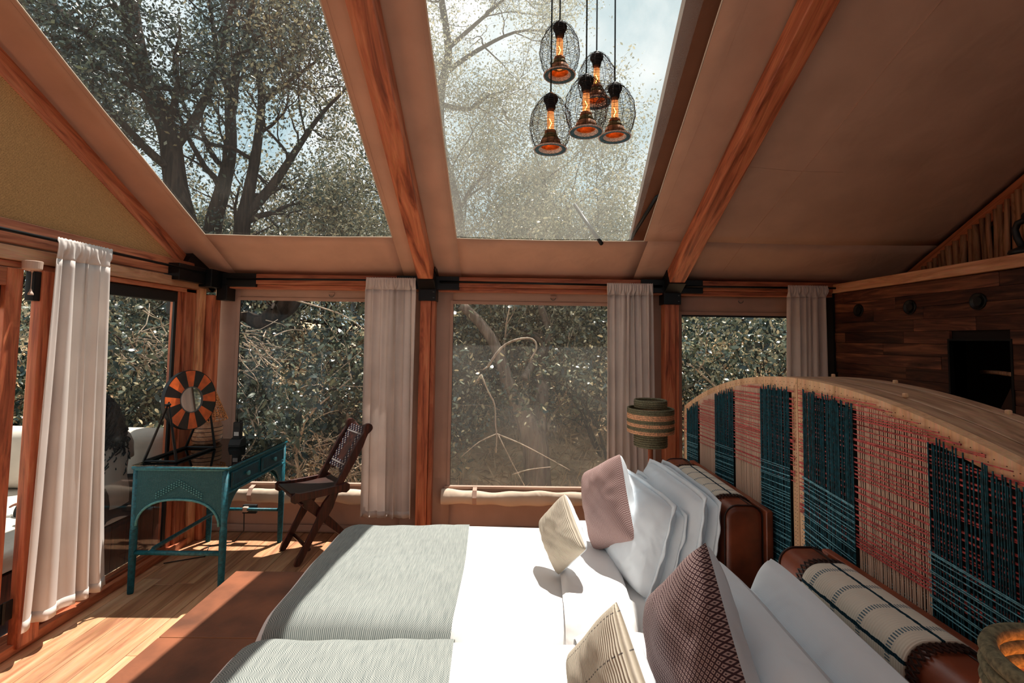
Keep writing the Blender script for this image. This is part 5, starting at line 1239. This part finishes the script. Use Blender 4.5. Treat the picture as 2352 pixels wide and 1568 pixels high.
for sy in (-1, 1):      # hands resting in the lap: palm, four fingers and thumb
    w0 = pp(-.37, sy*.14, .56)
    Vh = [w0, w0+Vector((-.05, -sy*.01, -.004)), w0+Vector((-.085, -sy*.012, -.006))]; Eh = [(0, 1), (1, 2)]; Rh = [.022, (.030, .016), (.034, .013)]
    for fi in range(4):
        bs = len(Vh); o = (fi-1.5)*.018; L_ = [.058, .068, .064, .05][fi]
        Vh += [w0+Vector((-.09, o-sy*.012, -.006)), w0+Vector((-.09-L_*.55, o*1.1-sy*.012, -.012)), w0+Vector((-.09-L_, o*1.15-sy*.012, -.028))]; Eh += [(2, bs), (bs, bs+1), (bs+1, bs+2)]; Rh += [.009, .008, .007]
    bs = len(Vh); Vh += [w0+Vector((-.045, -sy*.036, -.008)), w0+Vector((-.075, -sy*.052, -.016))]; Eh += [(1, bs), (bs, bs+1)]; Rh += [.010, .008]
    skin('hand', Vh, Eh, Rh, 'skin', pr, 1)
nf = MB(); hc = pp(-.165, 0, 1.165)
nf.tube([hc+Vector((-.085, 0, .02)), hc+Vector((-.108, 0, -.015)), hc+Vector((-.09, 0, -.03))], [.008, .014, .010], 8); nf.build('nose', 'skin', pr, smooth=True)
for sy in (-1, 1):
    b = MB(); b.lathe([(0, -.011), (.008, -.008), (.011, 0), (.008, .008), (0, .011)], tuple(hc+Vector((-.078, sy*.03, .012))), 12, False); b.build('eye', 'label_white', pr, smooth=True)
    b = MB(); b.ring(hc+Vector((-.0, sy*.078, -.01)), .017, .006, 16, 6, (0, 1, 0)); b.build('ear', 'skin', pr, smooth=True)
b = MB(); b.tube([hc+Vector((-.083, -.022, -.052)), hc+Vector((-.092, 0, -.05)), hc+Vector((-.083, .022, -.052))], [.004, .007, .004], 6); b.build('mouth', 'mosaic_orange', pr, smooth=True)
b = MB(); rnd = random.Random(4)     # curly hair: cap and long locks
b.grid(lambda u, v: (hc+Vector((.020, 0, .01))+Vector((.112*sin(pi*(.02+.62*v))*cos(-2.1+4.2*u), .112*sin(pi*(.02+.62*v))*sin(-2.1+4.2*u), .125*cos(pi*(.02+.62*v))))), 26, 14)
for k in range(300):
    a = rnd.uniform(-2.2, 2.2); el = rnd.uniform(.0, 1.6); r0 = .11
    p = hc+Vector((.02+r0*cos(a)*sin(el), r0*sin(a)*sin(el), .01+r0*cos(el))); L_ = rnd.uniform(.26, .50); ph = rnd.uniform(0, 6); pts = []
    outw = Vector((cos(a)*.6+.25, sin(a)*.5, 0))
    for s_ in range(27):
        f = s_/26; cr = .015*(.4+f); pts.append(p+outw*(.19*f**.7*(1-.25*f))+Vector((cr*sin(f*26+ph), cr*cos(f*26+ph), -L_*f**1.15+.01)))
    b.tube(pts, [.0105*(1-.6*(s_/26)) for s_ in range(27)], 5)
b.build('hair', 'hair', pr, smooth=True)
tl_ = MB(); tl_.tube([pp(-.045, -.258, .86), pp(-.075, -.262, .84), pp(-.095, -.256, .80), pp(-.07, -.262, .775), pp(-.045, -.262, .80)], .0022, 5); tl_.build('tattoo', 'leggings', pr, label='line tattoo on the upper arm')
# black lantern and strap hanging outside the corner window
q = at(412, 712, Y=4.75)
t = thing('hanging_lantern', 'black bell shaped lantern hanging outside by the corner post', 'lantern', q)
MB().lathe([(.085, -.07), (.075, -.05), (.055, .03), (.03, .10), (0, .11)], tuple(q), 28, False).build('bell', 'black', t, smooth=True)
b = MB(); b.tube([q+Vector((0, 0, .1)), q+Vector((0, 0, .55))], .006, 6); b.build('cord', 'black', t)
q = at(389, 690, Y=4.4); b = MB(); b.box((q.x-.02, q.y-.004, q.z-.12), (q.x+.02, q.y+.004, q.z+.5)); b.build('strap', 'black', None, label='short black strap hanging outside beside the lantern', cat='strap')

# ------------------------------------------------------------------ TREES AND BUSHES
def branches(root, d0, L0, r0, seed, levels=4, kids=(6, 5, 4, 4), spread=.9, trop=.15, wob=.18, start=.35, lratio=.62, taper=.25):
    rnd = random.Random(seed); segs = []; tips = []
    def go(p, d, L_, r, lev):
        n = [9, 7, 5, 4, 3][min(lev, 4)]; pts = [p.copy()]; rs = [r]; dd = d.copy(); st = L_/n
        for k in range(n):
            dd = (dd+Vector((rnd.gauss(0, wob), rnd.gauss(0, wob), rnd.gauss(0, wob)+trop*.25))).normalized(); p = p+dd*st; pts.append(p.copy()); rs.append(r*(1-(1-taper)*(k+1)/n))
        segs.append((pts, rs, lev))
        if lev >= levels-1: tips.append(pts); return
        for k in range(kids[min(lev, len(kids)-1)]):
            f = start+(1-start)*(k+rnd.random()*.8)/kids[min(lev, len(kids)-1)]; i = min(n-1, int(f*n)); q = pts[i].lerp(pts[i+1], f*n-i if f*n-i <= 1 else 1)
            ax = (pts[i+1]-pts[i]).normalized(); o = ax.orthogonal().normalized(); o.rotate(Matrix.Rotation(rnd.uniform(0, 2*pi), 3, ax)); sp = spread*rnd.uniform(.6, 1.25)
            nd = (ax*cos(sp)+o*sin(sp)).normalized(); go(q, nd, L_*lratio*rnd.uniform(.7, 1.15)*(1-.35*f), max(.0035, rs[i]*.55), lev+1)
    go(Vector(root), Vector(d0).normalized(), L0, r0, 0); return segs, tips
def wood_mesh(segs, sides=(9, 7, 5, 4, 3)):
    b = MB()
    for pts, rs, lev in segs: b.tube(pts, rs, sides[min(lev, 4)], False)
    return b
def leaves(name, tips, n, size, mat, parent, spread=.16, seed=0, asp=2.2, droop=.3, label=None, six=False):
    g = np.random.RandomState(seed); P = tips if isinstance(tips, np.ndarray) else np.array([[q[:] for q in (pts+[pts[-1]]*9)[:4]] for pts in tips])
    if P.ndim == 3:
        ti = g.randint(0, len(P), n); k = g.rand(n)*2.99; i = k.astype(int); f = (k-i)[:, None]; c = P[ti, i]*(1-f)+P[ti, i+1]*f
    else: c = P[g.randint(0, len(P), n)]
    c = c+g.normal(0, spread, (n, 3)); s = size*(.55+.9*g.rand(n))[:, None]
    a = g.normal(0, 1, (n, 3)); a[:, 2] -= droop; a /= np.linalg.norm(a, axis=1)[:, None]; w = np.cross(a, g.normal(0, 1, (n, 3))); w /= np.linalg.norm(w, axis=1)[:, None]; nn = np.cross(a, w)
    v0 = c; v1 = c+a*s*.5+w*s*.5/asp*1.1+nn*s*.08; v2 = c+a*s; v3 = c+a*s*.5-w*s*.5/asp*1.1+nn*s*.08
    if six:
        k = s*.5/asp*1.1; V = np.stack([c, c+a*s*.28+w*k*.9+nn*s*.07, c+a*s*.68+w*k*.8+nn*s*.05, c+a*s-nn*s*.06, c+a*s*.68-w*k*.8+nn*s*.05, c+a*s*.28-w*k*.9+nn*s*.07], 1).reshape(-1, 3)
    else: V = np.stack([v0, v1, v2, v3], 1).reshape(-1, 3)
    off = np.zeros(3); q = parent
    while q: off += np.array(q.location); q = q.parent
    V -= off
    me = bpy.data.meshes.new(name); nv_ = 6 if six else 4; me.vertices.add(nv_*n); me.vertices.foreach_set('co', V.astype(np.float32).ravel())
    idx = np.arange(nv_*n).reshape(n, nv_); tr_ = [[0, 1, 5], [1, 2, 4], [1, 4, 5], [2, 3, 4]] if six else [[0, 1, 2], [0, 2, 3]]; nt_ = len(tr_)
    F_ = np.concatenate([idx[:, q] for q in tr_], 1).reshape(-1)
    me.loops.add(3*nt_*n); me.loops.foreach_set('vertex_index', F_.astype(np.int32)); me.polygons.add(nt_*n); me.polygons.foreach_set('loop_start', (np.arange(nt_*n)*3).astype(np.int32)); me.update(calc_edges=True); me.validate()
    me.materials.append(M[mat]); o = bpy.data.objects.new(name, me); C.objects.link(o); o.parent = parent; tag(o, label, kind='stuff'); return o
def tree(label, px, yy, lean, H_, r0, seed, nleaf, mat, bark='bark', size=.11, px2=None, levels=4, kids=(7, 5, 4, 4), spread=.85, start=.3, leafspread=.22, grp='trees outside', cat='tree', wob=.16):
    x = (px-PPX)/F*yy*1.02; z = gz(x, yy)
    t = thing('tree', label, cat, (x, yy, z), grp); segs, tips = branches((x, yy, z), lean, H_, r0, seed, levels, kids, spread, .2, wob, start)
    wood_mesh(segs).build('branches', bark, t, smooth=True)
    if nleaf: leaves('foliage', tips, nleaf, size, mat, t, leafspread, seed)
    return t
def trunkpath(label, pts, rs, yy, bark, name='tree_trunk', forks=(), seed=1, nleaf=0, mat='leaf_dark', cat='tree', grp='trees outside', kidn=5, L_=1.6, leafsize=.1, leafspread=.2, spread=.8, levels=2, kk=(5, 4), dy=0):
    """tree whose main stem runs through given points, with its own side branches"""
    P = [at(a, b_, Y=yy+dy*k) for k, (a, b_) in enumerate(pts)]; base = P[0]; t = thing('tree', label, cat, (base.x, base.y, gz(base.x, base.y)), grp)
    b = MB()
    def smoothp(P, rs):
        o = []; rr = []
        for i in range(len(P)-1):
            for f in np.linspace(0, 1, 5)[:-1 if i < len(P)-2 else None]:
                p0, p1, p2, p3 = P[max(i-1, 0)], P[i], P[i+1], P[min(i+2, len(P)-1)]
                o.append(.5*((2*p1)+(p2-p0)*f+(2*p0-5*p1+4*p2-p3)*f*f+(3*p1-p0-3*p2+p3)*f**3)); rr.append(rs[i]*(1-f)+rs[i+1]*f)
        return o, rr
    P0_ = [Vector((base.x, base.y, gz(base.x, base.y)-.1))]+P; o, rr = smoothp(P0_, [rs[0]*1.15]+list(rs)); b.tube(o, rr, 10); tips = []; segs = []
    lines = [(o, rr)]
    for fp, fr in forks:
        Q = [at(a, b_, Y=yy+dy*2+.15*k) for k, (a, b_) in enumerate(fp)]; o2, r2 = smoothp(Q, fr); b.tube(o2, r2, 8); lines.append((o2, r2))
    rnd = random.Random(seed)
    for (o2, r2) in lines:
        for k in range(kidn):
            i = min(len(o2)-2, int(len(o2)*(.35+.65*(k+rnd.random())/kidn))); ax = (o2[i+1]-o2[i]).normalized(); q = ax.orthogonal().normalized(); q.rotate(Matrix.Rotation(rnd.uniform(0, 2*pi), 3, ax)); nd = ax*.5+q*spread
            s_, tp = branches(o2[i], nd, L_*rnd.uniform(.7, 1.2), max(.008, r2[i]*.45), seed*31+k, levels+1, kk, .8, .15, .2, .25); segs += s_; tips += tp
    for pts_, rs_, lev in segs: b.tube(pts_, rs_, (6, 4, 3)[min(lev, 2)], False)
    b.build('branches', bark, t, smooth=True)
    if nleaf: leaves('foliage', tips, nleaf, leafsize, mat, t, leafspread, seed)
    return t
# dark trees seen through the clear skylight
trunkpath('dark tree with two leaning trunks seen through the clear skylight, nearest its left edge', [(440, 620), (405, 430), (385, 300), (330, 170), (300, 30), (290, -160)], [.23, .20, .18, .17, .16, .10], 9.0, 'bark', forks=[([(330, 190), (250, 110), (150, 40), (40, -60)], [.16, .13, .10, .05]), ([(395, 350), (470, 230), (520, 60), (560, -100)], [.09, .07, .05, .02])], seed=3, nleaf=20000, mat='leaf_dark', kidn=8, L_=2.3, leafsize=.085, leafspread=.30)
trunkpath('dark upright tree in the middle of the clear skylight', [(470, 700), (490, 520), (510, 440), (530, 340), (530, 210), (560, 100), (600, -80)], [.20, .17, .15, .12, .10, .07, .04], 10.0, 'bark', forks=[([(530, 230), (500, 120), (480, 0)], [.08, .06, .03]), ([(560, 120), (640, 20), (700, -80)], [.06, .05, .02])], seed=5, nleaf=13000, mat='leaf_dark', kidn=8, L_=2.1, leafsize=.085, leafspread=.28)
trunkpath('dark forked tree right of centre in the clear skylight', [(555, 700), (555, 540), (570, 450), (590, 340), (600, 210), (570, 120)], [.19, .16, .12, .09, .07, .04], 9.6, 'bark', forks=[([(562, 500), (630, 420), (690, 330), (740, 260), (820, 180)], [.11, .09, .06, .04, .02]), ([(600, 230), (660, 190), (740, 130)], [.05, .035, .02])], seed=8, nleaf=11000, mat='leaf_mid', kidn=8, L_=2.2, leafsize=.085, leafspread=.30)
tree('thin branching tree against the bright sky at the right of the clear skylight', 830, 12.5, (-.25, 0, 1), 6.5, .13, 12, 3500, 'leaf_mid', size=.11, levels=4, kids=(8, 6, 5), spread=1.0, leafspread=.2, wob=.22)
tree('tall tree behind, filling the lower left of the clear skylight', 250, 12.5, (-.1, 0, 1), 8.0, .22, 17, 24000, 'leaf_dark', size=.095, kids=(9, 6, 4), spread=1.0, leafspread=.35)
tree('leafy tree low in the right part of the clear skylight', 790, 11.5, (.05, 0, 1), 3.6, .12, 19, 14000, 'leaf_mid', size=.085, kids=(9, 6, 4), spread=1.1, leafspread=.32)
tree('leafy tree far left beyond the door wall', 30, 8.5, (-.1, 0, 1), 7.5, .2, 23, 22000, 'leaf_dark', size=.09, kids=(9, 6, 4), spread=1.0, leafspread=.4)
for k, (px, yy, H_, sd, lab) in enumerate([(360, 13.5, 2.9, 71, 'low leafy tree on the slope behind the leftmost dark trunks'), (520, 13.8, 2.8, 72, 'low leafy tree on the slope between the dark trunks'), (660, 13.2, 2.7, 73, 'low leafy tree on the slope right of the dark trunks'), (900, 13.0, 2.9, 74, 'low leafy tree on the slope in line with the middle rafter')]):
    tree(lab, px, yy, (0, 0, 1), H_, .1, sd, 11000, 'leaf_mid', size=.10, kids=(9, 6, 4), spread=1.1, leafspread=.32, start=.1)
for k, (px, yy, H_, sd, lab) in enumerate([(700, 11.5, 5.2, 81, 'bare twiggy tree against the sky in the upper right of the clear skylight'), (600, 12.0, 6.4, 82, 'bare twiggy tree rising behind the forked dark tree')]):
    tree(lab, px, yy, (.05, 0, 1), H_, .10, sd, 2600, 'leaf_mid', size=.09, levels=4, kids=(10, 8, 6), spread=.95, leafspread=.15, wob=.24, start=.25)
# paler trees behind the mesh skylight
trunkpath('grey branching tree at the left edge of the mesh skylight', [(1040, 700), (1050, 500), (1015, 340), (1010, 220), (1030, 120), (1010, -30)], [.16, .13, .10, .10, .08, .05], 9.5, 'bark', forks=[([(1012, 240), (1080, 250), (1130, 220), (1170, 280)], [.06, .045, .03, .02]), ([(1020, 170), (1090, 120), (1180, 75), (1260, 70)], [.06, .045, .03, .015]), ([(1030, 110), (1110, 40), (1200, -40)], [.05, .035, .02])], seed=14, nleaf=15000, mat='leaf_pale', kidn=8, L_=1.6, leafsize=.05, leafspread=.2)
tree('pale leafed tree in the lower middle of the mesh skylight', 1150, 9.2, (-.05, 0, 1), 4.3, .11, 31, 34000, 'leaf_pale', size=.05, kids=(9, 6, 4), spread=1.05, leafspread=.30, bark='bark')
tree('pale leafed tree low behind the hanging lamps', 1330, 9.8, (.1, 0, 1), 3.3, .10, 33, 26000, 'leaf_pale', size=.05, kids=(9, 6, 4), spread=1.05, leafspread=.28)
tree('pale leafed tree at the left of the mesh skylight, around the grey trunk', 1070, 9.8, (0, 0, 1), 5.6, .10, 91, 30000, 'leaf_pale', size=.05, kids=(9, 7, 5), spread=1.0, leafspread=.24, bark='bark')
tree('pale leafed tree in the mesh skylight below the leftmost hanging lamp', 1230, 10.2, (0, 0, 1), 4.6, .09, 93, 26000, 'leaf_pale', size=.05, kids=(9, 7, 5), spread=1.05, leafspread=.24, bark='bark')
tree('slender pale tree at the right edge of the mesh skylight', 1420, 9.0, (.12, 0, 1), 4.6, .07, 37, 10000, 'leaf_pale', size=.055, kids=(7, 5, 4), spread=.7, leafspread=.18)
# bushes behind the windows
bl_ = [(-6.8, 6.6, 3.0, 'leaf_mid', 'tangled bush outside the glass doors, left of the corner post'), (-5.0, 6.0, 2.6, 'leaf_mid', 'leafy bush behind the corner post'), (-3.7, 6.9, 2.9, 'leaf_mid', 'leafy bush at the left of the desk window'), (-2.55, 6.4, 2.2, 'leaf_dark', 'dark leafy bush in the middle of the desk window'),
       (-1.6, 6.8, 2.6, 'leaf_mid', 'leafy bush behind the folding chair'), (-.7, 8.2, 3.0, 'leaf_mid', 'bush behind the timber post'), (.5, 8.4, 3.1, 'leaf_pale', 'pale leafy bush in the left of the middle window'), (1.7, 8.0, 3.0, 'leaf_pale', 'pale leafy bush in the right of the middle window'),
       (2.6, 7.5, 3.0, 'leaf_mid', 'bush behind the striped lamp'), (3.7, 7.5, 3.1, 'leaf_mid', 'bush in the window beside the timber wall'), (5.0, 7.8, 3.2, 'leaf_mid', 'bush at the right of the window beside the timber wall'), (-7.9, 5.0, 3.2, 'leaf_mid', 'bush seen through the glass of the left door'), (-9.5, 7.2, 3.6, 'leaf_dark', 'dark bush far left beyond the deck'), (-6.9, 9.2, 3.6, 'leaf_dark', 'dark bush beyond the deck, behind the tangled one')]
for i, (x, y, h_, mt, lab) in enumerate(bl_):
    z = gz(x, y); t = thing('bush', lab, 'bush', (x, y, z), 'bushes outside'); b = MB(); tips = []
    for k in range(9):
        a = 2*pi*k/9+i; sg, tp = branches((x+.15*cos(a), y+.15*sin(a), z-.05), (cos(a)*.55, sin(a)*.45, 1), h_*(.75+.35*random.random()), .028, 100+i*11+k, 3, (7, 5), .8, .1, .2, .15, .5); tips += tp
        for pts, rs, lev in sg: b.tube(pts, rs, (5, 4, 3)[min(lev, 2)], False)
    b.build('stems', 'bark' if i % 3 else 'bark_pale', t)
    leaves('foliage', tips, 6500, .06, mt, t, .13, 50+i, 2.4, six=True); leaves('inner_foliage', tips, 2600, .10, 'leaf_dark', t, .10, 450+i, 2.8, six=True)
# dense scrub behind closing the view
for i, (x, y, h_) in enumerate([(-13, 12, 3.6), (-9, 14, 3.6), (-5.5, 14, 3.4), (-2.2, 13.5, 2.9), (1, 13.5, 2.6), (4, 13, 2.8), (7.4, 11.5, 3.4), (10.5, 12, 4)]):
    z = gz(x, y); t = thing('scrub', ['dense scrub in the far background, far left', 'dense scrub in the far background behind the doors', 'dense scrub in the far background behind the desk window', 'dense scrub in the far background right of the desk window', 'dense scrub in the far background behind the middle window', 'dense scrub in the far background behind the right window', 'dense scrub in the far background right of the right window', 'dense scrub in the far background, far right'][i], 'bush', (x, y, z), 'scrub in the background')
    b = MB(); tips = []
    for k in range(10):
        a = 2*pi*k/10; sg, tp = branches((x+.9*cos(a), y+.6*sin(a), z-.05), (cos(a)*.6, sin(a)*.4, 1), h_*(.8+.3*random.random()), .04, 900+i*13+k, 3, (7, 5), .85, .1, .2, .15, .55); tips += tp
        for pts, rs, lev in sg: b.tube(pts, rs, (5, 4, 3)[min(lev, 2)], False)
    b.build('stems', 'bark', t); leaves('foliage', tips, 12000, .10, 'leaf_mid', t, .38, 70+i, 2.2)
# dry grass and fallen twigs on the slope: nobody could count it
b = MB(); rnd = random.Random(9); pts = np.array([(rnd.uniform(-9, 6), 0, 0) for _ in range(10)])
n = 34000; g = np.random.RandomState(2); gx = g.uniform(-11, 7, n); gy = 4.7+9.5*g.rand(n)**1.1; G = np.array([(x, y, gz(x, y)+.02) for x, y in zip(gx, gy)])
leaves('dry_grass', G, n, .26, 'dry_grass', None, .03, 3, 14, -.35, 'dry grass and litter on the sunny slope outside'); bpy.data.objects['dry_grass']['category'] = 'grass'
# pale forked tree right behind the middle window
t = trunkpath('pale smooth barked forked tree behind the middle window', [(1240, 1180), (1235, 1110), (1225, 1000), (1175, 900), (1140, 800), (1105, 745), (1060, 700)], [.21, .20, .19, .10, .08, .075, .07], 7.0, 'bark_grey', forks=[([(1235, 1000), (1245, 900), (1240, 830), (1262, 770), (1240, 700), (1225, 640)], [.12, .095, .08, .07, .06, .05]), ([(1205, 870), (1225, 830), (1250, 800), (1225, 770), (1200, 775)], [.07, .05, .04, .035, .03])], seed=41, kidn=2, L_=.8, levels=1, kk=(4, 3))
# bare branches in front of it
def twig(label, lines, yy, r, mat='bark_pale'):
    P = at(*lines[0][0], Y=yy); t = thing('bare_branch', label, 'branch', (P.x, P.y, gz(P.x, P.y)), 'bare branches outside'); b = MB()
    for j, L_ in enumerate(lines):
        pts0 = [at(a, b_, Y=yy+.03*j) for a, b_ in L_]; pts = []
        for i in range(len(pts0)-1):
            p0, p1, p2, p3 = pts0[max(i-1, 0)], pts0[i], pts0[i+1], pts0[min(i+2, len(pts0)-1)]
            for f in (0, .34, .67): pts.append(.5*((2*p1)+(p2-p0)*f+(2*p0-5*p1+4*p2-p3)*f*f+(3*p1-p0-3*p2+p3)*f**3))
        pts.append(pts0[-1]); b.tube(pts, [r*(1-.45*k/(len(pts)-1))*(1 if j == 0 else .7) for k in range(len(pts))], 6)
    b.build('stem', mat, t, smooth=True); return t
twig('bare pale branch curving in front of the forked tree in the middle window', [[(1120, 842), (1150, 800), (1185, 780), (1222, 778), (1232, 800), (1215, 830)], [(1120, 842), (1108, 850)]], 5.6, .016)
twig('thin bare stem hanging down in the left part of the middle window', [[(1105, 860), (1122, 900), (1136, 930), (1138, 975), (1141, 1000), (1139, 1040)], [(1105, 860), (1088, 885)], [(1141, 996), (1100, 1015), (1060, 1048)], [(1141, 996), (1195, 1018), (1260, 1052), (1310, 1080)], [(1145, 1000), (1175, 1060), (1205, 1115)], [(1176, 1090), (1215, 1078), (1265, 1072)]], 5.5, .011)
twig('long bare branch arching across the top of the desk window', [[(680, 690), (735, 705), (790, 725), (830, 752), (870, 790)], [(690, 868), (735, 868), (800, 868)], [(755, 870), (790, 840), (830, 806)], [(755, 868), (720, 900), (690, 935)]], 5.6, .010)
trunkpath('thick dark leaning trunk at the top left of the desk window', [(530, 760), (600, 740), (640, 715), (665, 690), (700, 600)], [.05, .10, .13, .14, .13], 6.2, 'bark', seed=61, kidn=2, L_=.7, levels=1, kk=(3, 2))
bpy.data.objects['tree']['category'] = 'tree'
rnd = random.Random(77)     # brush pile of pale twigs left of the desk window and low behind the chair
for lab, cx, cy_, n_, w_, yy in (('brush of pale bare twigs at the left of the desk window', 560, 790, 46, 70, 5.4), ('heap of dry twigs low behind the desk window', 700, 1040, 70, 120, 5.6), ('tangle of pale twigs outside the door glass beside the corner post', 330, 800, 60, 90, 5.6), ('dry twigs low in the right part of the desk window', 790, 1070, 34, 50, 5.5)):
    P = at(cx, cy_, Y=yy); t = thing('twig_pile', lab, 'twigs', (P.x, P.y, P.z), 'heaps of twigs'); b = MB()
    for k in range(n_):
        a, q = cx+rnd.gauss(0, w_*.5), cy_+rnd.gauss(0, w_*.38); an = rnd.gauss(.45, .7); L_ = rnd.uniform(25, 85)
        p = [at(a+L_*f*cos(an)+6*sin(f*5+k), q+L_*f*sin(an)+5*cos(f*4+k), Y=yy+rnd.uniform(-.02, .02)+.25*f) for f in (0, .35, .7, 1)]; b.tube(p, [.0075, .006, .0045, .003], 4)
    b.build('twigs', 'bark_pale', t, kind='stuff')
